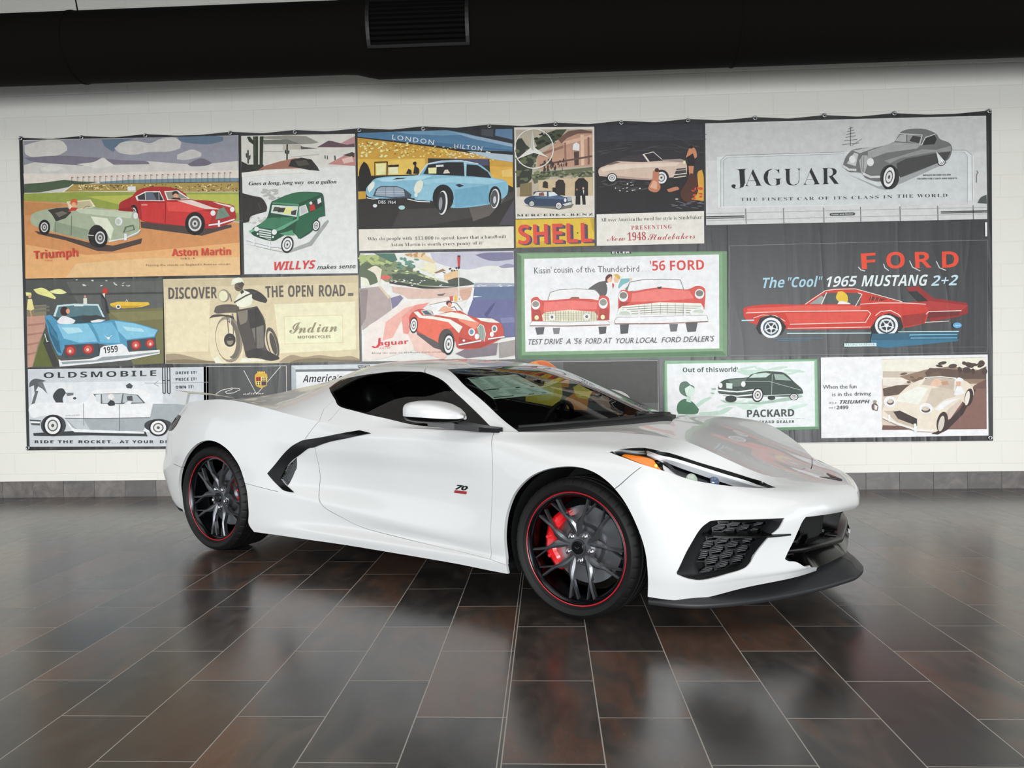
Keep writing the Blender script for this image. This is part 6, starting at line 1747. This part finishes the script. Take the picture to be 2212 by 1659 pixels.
poster('printed picture of a red roadster on a curved coastal road', 770, 530, 6.32, '''
P d9d8d3 50,110 1000,95 2145,75 2168,1555 1200,1575 78,1585
S b9b8c4 1000,105 1500,85 2145,80 2150,300 1800,280 1500,330 1100,240
S 77748f 1620,130 1780,100 2140,95 2145,190 1900,215 1750,190
S 8d8ba3 1940,290 2060,250 2148,265 2150,300 2000,310
P d6d6d2 1420,330 2150,330 2155,520 1600,540 1400,500
P 9aa0ad 1620,510 2155,515 2155,560 1600,570
P 5c6d8b 1590,570 2155,560 2158,760 1580,760
P 63648b 1580,740 2158,740 2165,1250 1800,1280 1500,1000
P 474972 1740,950 1830,830 1900,770 1860,860 1780,980
P 77789c 1960,990 2160,980 2162,1050 1980,1060
P e9e7e2 1600,690 1720,700 1600,712
X e3e1da 8 1650 540 2100 560 24 5 3
P 7f8a66 50,140 300,130 500,200 800,350 1100,470 1200,500 1380,560 900,560 400,500 300,430 200,300 50,250
X a9b878 40 60 140 480 260 40 18 4
X c8cf9a 30 500 300 1100 470 36 12 5
X 5d6a58 30 400 230 900 480 40 16 6
S 4e7263 240,110 520,110 560,200 480,230 380,180
X 5f8d7d 12 540 180 860 290 34 22 8
P d9c29b 660,115 900,105 1080,220 1060,250 880,190 700,150
X b98f62 16 680 110 920 160 20 14 9
P e6d6b4 900,240 1080,260 1100,420 930,330
P f0ece0 1070,380 1270,360 1280,470 1080,450
P d6b58a 1190,400 1380,330 1400,470 1200,480
P 8d6f55 1060,375 1180,320 1220,345 1090,385
X 3a3a35 8 1140 280 1380 380 18 12 10
P 4a5446 480,380 800,400 1150,500 1380,540 1380,570 900,540 500,470
S 4a4e48 1240,480 1380,440 1500,460 1620,530 1500,550 1300,560
S 5e6a52 50,300 150,230 220,270 330,280 320,470 200,540 60,560
S d8d2bd 150,330 260,280 350,330 310,560 260,400
S e0dcc9 60,430 150,460 190,560 60,560
P a99a96 40,590 310,560 460,700 480,880 80,1160
P 8d7f80 50,600 160,600 130,1000 70,1100
P d0bfa2 300,560 330,560 460,710 440,730
P 7d7590 470,720 600,680 640,720 560,820 490,870
E c9655c 400,440 70 34
P 3a3634 460,480 900,560 1380,580 1380,600 900,590 450,520
X f0ece4 24 480 470 1180 560 18 6 11
P cdb0a2 480,560 900,600 1600,570 1400,700 1150,720 700,730 640,680 500,640
P c8a08c 1380,620 1600,570 1560,720 1430,760
P e6d2ca 160,1100 480,900 700,770 1100,720 1420,690 1450,760 1100,790 800,860 700,1100 900,1400 300,1560 80,1570
P dfa69a 400,1050 660,860 900,790 760,900 600,1060 500,1260 360,1300
P d98c82 620,980 800,820 1000,780 860,900 740,1080 720,1220 640,1200
P e3b9ad 700,1200 820,1210 1250,1480 1200,1560 800,1440
L d8ccb8 14 1590,570 1560,700 1480,790
P ede9e0 1480,800 1560,700 1590,580 1610,580 1590,740 1520,920
P e8e6df 1450,900 1530,760 1560,760 1500,960
L 2f2b2b 7 1395,310 1405,740
P 2f2b2b 1380,140 1420,140 1410,320 1385,320
P c23a34 1378,160 1412,158 1410,290 1384,292
L d8d4cc 12 1395,330 1402,720
P 6b6468 1100,670 1220,655 1180,690 1120,692
P c25a4c 1270,700 1320,690 1320,760 1280,760
P d3b04a 1335,690 1380,690 1375,770 1340,770
P 7d7279 1350,1480 1560,1380 1930,1330 1910,1500 1500,1540
P 9c9490 1940,1330 2165,1290 2168,1500 1950,1540
P 55504f 820,1170 1120,1330 1200,1440 1060,1400 830,1220
S bd4a3c 720,1000 760,920 830,880 900,870 1020,900 1250,900 1380,880 1540,960 1700,1000 1850,1000 1980,1080 2010,1200 1980,1270 1700,1400 1400,1410 1340,1300 1180,1220 1130,1340 980,1250 820,1180 740,1100
P d9654f 830,960 1050,1000 1280,1020 1350,1110 1200,1150 1130,1330 960,1240 830,1160
P e2836b 1350,900 1540,970 1680,1060 1620,1150 1400,1030
P f2ded2 780,910 860,990 1050,1010 1260,1050 1400,1200 1450,1110 1280,1010 1050,970 900,960 840,900
P f2ded2 1080,950 1300,910 1500,950 1640,1050 1400,1000
P f2ded2 1640,990 1850,1000 1960,1060 1800,1050 1700,1030
P a5392f 1400,1250 1700,1330 1960,1270 1700,1400 1400,1405
P b9bdb9 880,890 1010,880 1060,960 920,950
P 4a5a66 900,900 960,890 1040,950 940,945
P e9ece6 1010,810 1230,770 1350,790 1440,890 1260,900 1060,960
L 3d3a39 6 1010,810 1230,765 1370,790 1450,890
E 4a332b 1265,790 40 36
E d98f72 1275,815 28 34
S d6a285 1110,900 1200,830 1260,850 1340,880 1240,910
L 5a3d33 10 1290,850 1340,840 1375,890
P 8f9c92 1645,1130 1690,1080 1730,1100 1760,1200 1740,1300 1690,1290
L dfe2db 7 1650,1130 1690,1075 1735,1100 1765,1210 1745,1310
L 5d6a62 3 1690,1090 1700,1290
L 5d6a62 3 1715,1095 1725,1290
E e9ebe6 1575,1185 46 52
E 6b87a0 1572,1182 28 34
E e9ebe6 1885,1140 40 50
E 5d7a70 1885,1140 24 32
E e9ebe6 1645,1245 30 40
E e9ebe6 1850,1215 28 36
E e9ebe6 1468,1300 18 16
L 4a4644 26 1400,1362 1700,1305
L f2efe6 18 1400,1358 1700,1302
L 4a4644 26 1800,1284 2020,1252
L f2efe6 18 1800,1280 2020,1248
W 785,1090 56 110 4
E 4a4644 1230,1310 110 170
W 1260,1350 76 150 4
T c4323c 300 1370 710 1345 62 b aguar
P c4323c 305,1270 332,1262 330,1350 300,1395 245,1405 210,1385 225,1375 270,1385 300,1345
T c4323c 318 1412 465 1408 16 w XK140
T 5d5450 210 1482 720 1472 22 w Along the quay on the
T 5d5450 735 1474 1180 1462 22 w Monte Carlo circuit
''')
poster('green framed print of two red cars seen from the front', 1110, 530, 4.7064, '''
P 6e8d6c 30,75 2165,60 2170,1130 40,1160
P 7c9c78 50,90 2120,70 2125,1100 60,1125
P 587759 40,1120 2120,1075 2160,1120 40,1158
P 5c7a5c 30,80 75,110 80,1110 42,1155
P e6e7e4 105,138 2085,92 2088,1048 118,1082
P 3d3e3d 985,60 1190,58 1190,88 990,90
T e8e8e4 1000 86 1180 84 22 b ELLER
T 46474a 208 288 385 282 66 - Kissin'
T 46474a 408 280 598 276 66 - cousin
T 46474a 632 278 1275 266 66 - of the Thunderbird
T 46474a 1296 262 1382 260 12 b ...
T cb4a44 1385 258 1540 254 100 b '56
T cb4a44 1588 256 1935 246 100 B FORD
S 5a3230 930,370 935,320 970,292 1000,300 995,380 940,380
S e2b493 950,350 990,310 1000,375 960,385
S e2b493 1015,340 1040,300 1070,320 1060,380 1025,380
S c9a94e 1010,300 1050,290 1085,320 1075,350 1040,320
S 5a5557 705,500 760,440 850,380 930,360 950,440 930,510 850,540 720,535
S 77adb0 1060,420 1090,340 1190,335 1170,370 1110,400 1070,440
E e2b493 1190,345 14 14
S f0ede6 950,380 1000,370 1040,440 1020,480 990,420
S c24a40 1000,380 1020,400 1010,440 1000,420
S 7a9a84 1130,440 1180,395 1220,430 1215,470 1150,470
P 56565a 215,835 312,832 300,905 235,910
P 77767a 395,840 470,838 460,900 405,902
P 4d4d50 860,828 942,825 935,895 870,905
P 4d4d50 1078,805 1170,802 1160,895 1085,900
P 67676a 1580,800 1668,798 1655,875 1592,878
P 56565a 1745,790 1868,785 1850,875 1765,882
P dfe3da 345,560 370,480 460,455 640,445 820,455 865,490 880,550 600,540
L 77776f 6 345,560 370,478 460,452 640,442 830,452 870,500
P 8f5f50 560,545 590,525 660,525 670,550
S c9524a 175,590 185,540 240,525 300,560 560,545 760,545 860,560 870,520 920,510 965,540 975,640 970,760 180,775
P df716a 310,580 600,560 850,580 840,650 560,655 300,680
P a8433d 185,640 270,660 290,770 185,770
P a8433d 870,650 965,640 968,755 860,760
E e9e6dd 222,605 44 48
E 8d8d84 222,598 34 30
E e9e6dd 908,590 46 54
E 8d8d84 908,580 36 34
P d8d2b8 285,710 320,680 560,655 820,675 855,720 840,770 300,775
''' + '\n'.join('L 6a6a5a 3 %d,%d %d,%d' % (x, 668, x + 2, 770) for x in range(320, 850, 26)) + '\n' + '\n'.join('L 6a6a5a 3 300,%d 850,%d' % (y, y - 2) for y in (690, 710, 730, 750)) + '''
E e9e6dd 388,730 32 34
E 6d6a60 388,730 14 16
E e9e6dd 740,725 34 36
E 6d6a60 740,725 14 16
E e2dfa8 232,735 22 24
E e2dfa8 903,730 22 24
P f0efe9 165,795 190,772 560,780 950,765 975,790 965,808 560,815 170,818
L 8a5a48 8 165,818 560,820 972,808
L a39a8c 5 165,795 190,772 560,780 950,765 975,790
P dfe6df 1150,470 1180,380 1300,355 1500,348 1690,355 1725,445 1450,430 1220,460
L 6d6d68 7 1140,460 1180,375 1300,352 1500,346 1690,352 1725,450
S c9524a 1065,510 1090,455 1150,455 1200,470 1470,430 1720,450 1790,440 1850,415 1910,420 1945,470 1935,650 1060,680
P e0766e 1200,490 1470,445 1780,460 1830,540 1480,570 1190,575
P 9e3c37 1075,570 1180,580 1070,660
E e9e6dd 1112,520 48 54
E 77776f 1112,510 38 34
E e9e6dd 1885,495 48 50
E 77776f 1885,488 38 32
P 3d3c3e 1455,425 1505,418 1490,445 1470,446
P ece8d2 1060,650 1100,620 1480,580 1900,590 1930,640 1900,690 1480,700 1070,705
''' + '\n'.join('L 5d564f 5 1100,%d 1480,%d 1900,%d' % (y + 14, y - 8, y) for y in (620, 642, 664, 686)) + '\n' + '\n'.join('L 5d564f 3 %d,590 %d,700' % (x, x) for x in (1270, 1330, 1400, 1490, 1560, 1640, 1720)) + '''
P e9e6dd 1045,720 1060,665 1140,650 1200,680 1190,715
P bcc4b4 1065,705 1080,675 1140,668 1185,690 1175,708
P e9e6dd 1785,680 1810,645 1900,640 1945,670 1930,705 1800,712
P bcc4b4 1810,680 1840,655 1900,652 1930,672 1915,692
P f2f1ec 1025,770 1045,735 1500,722 1960,712 1972,760 1960,780 1500,795 1030,798
L 8a5a48 9 1028,798 1500,796 1970,775
L a39a8c 5 1028,795 1025,770 1045,735 1500,722 1960,712 1972,760
L e9e6dd 14 1270,655 1275,790
L e9e6dd 14 1735,645 1738,780
T 4a4a4c 148 1010 500 1002 58 i TEST DRIVE
T 4a4a4c 528 1004 690 1000 58 i A '56
T 4a4a4c 725 1002 1000 996 58 i FORD AT
T 4a4a4c 1040 998 1455 990 58 i YOUR LOCAL
T 4a4a4c 1500 990 2038 975 58 i FORD DEALER'S
''')
poster('dark printed picture of a red fastback with orange and pale blue lettering', 1560, 470, 3.6867, '''
P 3a3b3c 42,62 1100,40 2108,18 2112,1090 42,1108
L 7f8384 3 60,225 1100,198 2110,180
L 7f8384 3 60,225 62,1100 2110,1075 2110,180
L 5d6061 3 80,1050 2100,1030
T d9482e 1112 412 1228 404 126 B F
T d9482e 1308 406 1455 402 130 B O
T d9482e 1538 404 1668 398 130 B R
T d9482e 1752 400 1885 396 130 B D
L c9cdce 7 1085,395 1105,418 1135,425
L c9cdce 7 1285,370 1295,400 1325,422
L c9cdce 7 1492,345 1515,395 1575,425
L c9cdce 7 1705,350 1730,400 1780,420
T 9fc4d2 325 562 498 556 82 iB The
T 9fc4d2 525 556 800 550 82 iB "Cool"
T d5e2e6 832 552 1075 546 82 iB 1965
T d5e2e6 1108 548 1640 542 88 iB MUSTANG
T b9d4de 1662 544 1880 538 82 iB 2+2
P 8d2b2b 1460,560 1560,545 1680,640 1950,680 1960,760 1880,790 1660,830 1600,700
P a83634 1440,680 1620,660 1960,700 1900,745 1640,745
P 2c2c2d 1480,590 1550,585 1640,665 1560,672
P 6d2626 1640,760 1900,735 1880,780 1640,800
S c0392f 168,745 175,720 250,700 420,690 650,690 720,640 830,580 920,565 1060,565 1160,600 1300,640 1450,675 1620,690 1640,750 1620,840 1440,878 1180,885 520,890 260,850 180,800
P d4564a 200,725 640,700 1100,700 1100,740 500,750 200,755
P cf4c40 500,760 1160,755 1120,840 540,845
P 93302b 1430,780 1630,760 1610,840 1440,872
L f1cfc4 6 190,760 500,748 1160,742 1182,765 1140,835 540,850
L f1cfc4 5 520,882 1180,872
L f1cfc4 6 1100,690 1250,680 1450,680 1620,690
L f1cfc4 6 660,690 820,582 900,572 1060,568 1160,595 1430,670
L f1cfc4 6 1220,780 1260,748 1340,740 1400,770 1420,790
L f1cfc4 5 250,800 320,775 420,780 500,825
P 4e5250 700,690 830,600 1080,600 1112,610 1090,705 1000,690
P 8f9593 690,690 790,620 810,640 790,690
L f1cfc4 8 790,690 830,598
L f1cfc4 6 1060,705 1112,612 1080,600
S d9b43a 905,640 920,590 960,590 995,620 1000,670 940,685
S e9e4de 915,690 940,665 1010,680 1020,690
P 7d2925 1180,625 1310,650 1270,665 1165,660
L c98a72 3 1190,625 1180,660
L c98a72 3 1220,632 1212,662
L c98a72 3 1250,640 1244,664
P 26282a 270,880 300,800 385,775 460,800 510,870 470,935 300,930
P 26282a 1180,880 1240,790 1330,760 1420,800 1440,870 1400,930 1200,930
E e9e9e6 388,878 84 82
E 3a4a5c 388,878 64 62
E c9cccd 388,878 52 50
E 2d3138 388,878 40 38
E d9dada 390,880 16 15
E e9e9e6 1306,860 92 84
E 3a4045 1306,860 72 64
E c9cccd 1306,860 58 52
E 2d3138 1306,860 44 38
E d9dada 1306,860 18 15
''' + '\n'.join('L d9dada 8 %.0f,%.0f %.0f,%.0f' % (cx, cy, cx + rx*math.cos(a), cy + ry*math.sin(a)) for cx, cy, rx, ry in ((388, 878, 54, 52), (1306, 860, 60, 54)) for a in [k*1.2566 + .3 for k in range(5)]) + '''
L 9fd0dc 10 155,820 250,818
L b9dce6 6 515,922 1180,920
L b9dce6 6 1400,910 1880,906
P 2f5a70 1190,925 1880,912 1870,970 1400,975 1180,970
P 366a84 1180,975 1880,970 1870,985 1300,1040 1180,1020
L 7fc0d8 6 1490,935 1865,930
L 7fc0d8 6 1500,960 1865,958
L 4a7f98 4 400,965 800,960
L 4a7f98 4 430,980 700,975
E 5f9fc8 1868,858 36 22
T e6eef2 1845 866 1895 864 12 i Ford
P c9e4e8 968,1002 1225,998 1225,1025 970,1028
T 3a5560 985 1022 1212 1018 16 w PACIFIC OUTDOOR
P dfe0de 2088,40 2105,38 2106,150 2090,152
L e6d5cc 6 1620,770 1640,750 1900,742
L f1cfc4 5 1610,835 1800,825
''')
poster('pale green print of a dark sedan and a waving woman', 1400, 750, 2.9105, '''
P 5f8a68 95,95 1065,72 1075,515 105,540
P 85ab8a 105,85 1060,78 1068,500 112,520
P d9e8df 118,105 1045,88 1050,498 125,520
P eaf0ed 130,180 420,150 620,250 600,420 140,440
T 3d4a44 218 158 440 156 30 b Out of this
T 3d4a44 445 156 565 154 30 b world!
X b7cdbf 10 600 130 920 170 60 10 3
X c0d4c7 12 440 340 980 380 60 10 4
S 54705f 195,260 205,225 240,215 265,235 290,250 285,300 240,310 205,290
S c9dbcf 230,260 262,240 290,260 292,290 262,312 240,300
S 3f6b4f 180,390 190,350 230,325 280,345 320,390 300,420 190,420
S b9cfc0 240,310 265,310 270,350 240,340
S b3cabb 300,360 340,330 390,310 400,320 360,345 310,380
S b3cabb 320,410 440,400 490,380 540,375 500,405 450,425 330,425
X 8fae9a 5 380 260 420 300 12 4 5
P 9db3a5 450,330 560,350 700,345 960,300 975,310 900,335 700,360 480,350
S 39453f 440,260 450,225 500,200 620,190 650,170 720,153 790,152 860,165 920,220 965,260 975,290 900,310 720,310 640,320 500,310 445,290
P 5d6a62 500,205 620,195 600,240 540,250
P 6d7a72 630,195 660,170 730,160 780,165 720,190
P b9cdc2 635,192 665,168 740,160 770,168 740,190
P 8fa398 790,168 850,172 900,210 800,205
L 9fb3a7 3 600,215 760,215 960,270
L 9fb3a7 3 780,170 775,300
L c9d8cf 4 720,305 970,295
E dfe9e3 598,232 14 18
E dfe9e3 455,240 12 16
P c3d2c9 490,225 530,228 528,262 492,258
L dfe9e3 9 440,270 560,282 660,268
L dfe9e3 8 435,295 560,308 660,298
L 6d7a72 3 440,282 660,285
E 2b332f 520,325 36 22
W 688,300 36 46 8
E 2b332f 775,318 24 14
W 916,312 28 22
T 3a4540 622 440 918 434 46 B PACKARD
T 6a7a72 810 452 985 448 5 w ask the man who owns one
T 3a4540 625 480 918 476 18 wb A PACKARD DEALER
''')
poster('white print of a cream roadster beside sea cliffs', 1400, 750, 2.9105, '''
P dfe3e6 1085,65 2135,45 2140,555 1088,572
P e9ecee 1090,80 1465,72 1468,300 1092,320
P c9b8a8 1470,75 2125,62 2128,515 1470,520
P e2d8c8 1470,78 2125,65 2126,160 1470,200
P bcae9e 1475,150 1800,155 1700,190 1475,190
P d9d0c4 1475,190 1700,190 1560,250 1475,240
P 8a7360 1580,185 1750,140 1900,120 2126,150 2126,230 1900,230 1700,235
P 5d4b42 1740,160 1770,130 1930,140 2060,150 2126,120 2126,200 1900,200 1760,200
X 4a3c36 14 1810 100 2120 160 24 16 5
X 6b5648 20 1600 160 1900 220 24 10 6
P 5a4a40 1475,260 1560,240 1720,230 1640,290 1480,310
P 6d5048 1475,490 1700,500 1900,450 2050,240 2126,200 2128,515 1470,520
P 7d5d54 1860,515 1960,400 2060,260 2126,260 2128,515
P 3d302d 1780,545 1850,500 1960,390 2040,260 2060,270 1980,420 1880,520 1820,550
S d8ccbb 1470,430 1480,370 1520,320 1570,300 1640,240 1730,200 1830,200 1960,200 2030,240 2045,300 2000,360 1960,330 1880,400 1860,480 1800,535 1690,525 1560,480 1480,450
P e9e0d2 1580,300 1700,245 1760,260 1700,360 1560,340
P c3b5a4 1780,260 1960,230 1930,310 1860,330 1800,380 1740,360
P efe8dd 1800,390 1860,340 1970,315 1900,350 1830,400
P b9a998 1480,400 1540,400 1690,460 1680,510 1560,470
P 3a302d 1540,405 1580,398 1690,450 1690,495 1570,450
L e9e0d2 6 1700,240 1740,190 1840,185 1935,195 1925,275
P b9a99a 1720,235 1748,195 1840,190 1928,200 1915,265 1800,245
S d6b39a 1770,240 1800,200 1830,205 1860,230 1820,245
S b98f74 1840,220 1880,210 1890,235 1850,240
S efe9e0 1930,210 1950,190 1980,200 1975,215 1940,218
S d0a68c 1935,215 1965,215 1960,245 1940,245
S efe9e0 1920,300 1940,245 1970,250 1985,290 1950,300
E efe8dd 1520,342 40 34
E 5a4d46 1522,345 22 18
E c9bcae 1520,340 18 12
E efe8dd 1745,385 42 34
E 5a4d46 1745,395 28 16
E c9bcae 1742,385 24 14
E 3d302d 1848,470 34 66 12
E c9c0b4 1842,480 18 50 12
E 3d302d 2015,315 26 56 10
E d9d0c4 2005,320 14 46 10
L efe9e2 8 1475,440 1560,480 1680,520 1790,525
L 7d6a60 3 1475,450 1560,490 1680,530 1790,535
P efe9e2 1508,425 1520,425 1522,470 1510,468
P efe9e2 1668,480 1684,480 1688,535 1672,532
T 45474a 1098 262 1310 258 26 - When the fun
T 45474a 1158 308 1400 302 26 - is in the driving
T 8d9093 1402 302 1436 301 4 b ....
T 6a6d70 1138 356 1182 355 14 i it's a
T 45474a 1205 356 1392 352 22 ib TRIUMPH
T 8d9093 1135 385 1178 384 12 i only $
T 45474a 1185 390 1258 388 22 b 2499
S 6a5550 1405,365 1425,345 1445,370 1440,400 1410,395
E 9a8f88 1425,342 12 10
P d8d3ce 1420,360 1440,370 1436,395 1422,392
''')
poster('black print with gold crest and thin white border', 340, 770, 4.2538, '''
P 2f2e2d 425,85 1225,65 1230,640 430,660
L d9d6cf 4 450,94 1185,85 1188,640 452,650 450,94
L d9d6cf 5 795,130 905,335 915,345 1130,95
S c9a23a 895,180 920,150 955,138 990,152 1012,180 1005,270 955,288 905,265
P b3372f 905,190 950,185 950,225 908,228
P e4d08a 955,185 1005,190 1002,225 955,225
P e4d08a 908,230 950,228 950,265 912,262
P 4a3a6a 958,230 1000,230 998,265 958,268
''' + '\n'.join('E 3a2c18 %d,%d 6 7' % (x, y) for x in (920, 940, 970, 990) for y in (200, 218, 240, 256)) + '\n' + '\n'.join('E d9b650 %d,%d 6 9' % (x, 148 - abs(x - 955)*.12) for x in (925, 940, 955, 970, 985)) + '''
L dcd9d2 5 540,345 590,310 680,290 750,292 762,305 700,335 640,340 625,325 690,300
T dcd9d2 790 352 980 346 26 c adillac
''')
poster('white print in a grey frame with bold slanted lettering', 340, 770, 4.2538, '''
P a9b0b3 1230,82 2100,68 2100,640 1235,655
P c3c9cb 1230,82 2100,68 2080,110 1272,122
P 6a6f72 1268,120 2090,108 2090,130 1272,142
P e3e6e8 1275,142 2085,130 2085,640 1278,650
T 2b2b2d 1335 238 1700 230 66 ib America's
P 2f3032 1840,85 1850,80 1950,78 1955,92 1945,104 1845,106
T dfe2e4 1850 102 1945 99 18 b POSTER
''')
poster('dark print with an orange and yellow figure and thin pale border', 1110, 700, 4.7064, '''
P 3b3a39 30,372 1480,360 1490,1130 40,1140
P 474644 500,380 1470,368 1480,800 520,820
L b9b8b4 4 180,385 1465,372 1470,980 190,1000
S d8893f 150,400 240,372 340,380 430,440 560,520 560,640 300,660 130,600
S e6c34c 130,520 260,430 380,470 470,560 480,760 300,860 120,800
S c9612f 230,380 330,385 420,440 380,470 280,430
S e9d27a 200,620 330,560 420,640 380,760 240,780
S 6d3d22 300,520 360,500 400,560 340,600
S d8893f 520,760 640,700 760,760 740,900 560,920
S e6c34c 600,640 720,600 800,680 760,760 640,740
T e4e3de 1235 920 1330 905 66 c fully
P c9c8c3 600,1010 1400,990 1400,1005 600,1030
''')
BAN = empty('banner', None, (-.49, BY, 1.95)); tag(BAN, 'wide black-edged vinyl banner of vintage car posters on the white block wall', 'banner')
vinyl, nt, b_ = nodes('black_vinyl')
b_.inputs['Base Color'].default_value = (*hexc('2c2c2d'), 1); b_.inputs['Roughness'].default_value = .34; b_.inputs['Specular IOR Level'].default_value = .5
nt.links.new(fold_normal(nt, .32), b_.inputs['Normal'])
# the sheet: scalloped between its fixings
cs4 = [bp(40, 297), bp(2143, 238), bp(2146, 952), bp(57, 973)]
top_px = [(44, 299), (176, 297), (314, 293), (497, 287), (637, 285), (776, 281), (914, 278), (1057, 272.5), (1200, 268), (1342, 265), (1486, 260), (1631, 255), (1781, 249), (1932, 245), (2137, 240)]
gx = [bp(*p) for p in top_px]
V = []; F = []; nx = 220; nz = 24
for i in range(nx + 1):
    t = i/nx; x0 = cs4[0][0]*(1-t) + cs4[1][0]*t; x1 = cs4[3][0]*(1-t) + cs4[2][0]*t; zt = cs4[0][1]*(1-t) + cs4[1][1]*t; zb = cs4[3][1]*(1-t) + cs4[2][1]*t
    d = min(abs(x0 - g[0]) for g in gx); zt -= .022*min(1, d/.3)
    for j in range(nz + 1):
        s_ = j/nz; V.append((x0*(1-s_) + x1*s_, BY + .006 - .004*math.sin(x0*9 + s_*2)*min(1, 4*s_*(1-s_) + .2), zt*(1-s_) + zb*s_))
for i in range(nx):
    for j in range(nz): k = i*(nz+1) + j; F.append((k, k+1, k+nz+2, k+nz+1))
def rel(V): return [(x - BAN.location.x, y - BAN.location.y, z - BAN.location.z) for x, y, z in V]
sheet = mesh('vinyl_sheet', rel(V), F, vinyl, BAN, True)
eye = mat('steel_grommet', 'a9abad', .3, metal=1.)
for (x, z) in gx + [bp(60, 968), bp(2139, 946)]:
    MB().lathe([(.008, .0), (.010, -.004), (.017, -.005), (.021, 0)], 16, 'y', (x - BAN.location.x, BY - .002 - BAN.location.y, z - BAN.location.z)).build('grommet', eye, BAN, smooth=True)
for lab, ox, oy, sc, src in ART:
    a = Art(ox, oy, sc); a.run(src)
    mesh('printed_poster', rel(a.V), a.F, [ink(c) for c in a.mats], BAN, mi=a.M, label=lab)
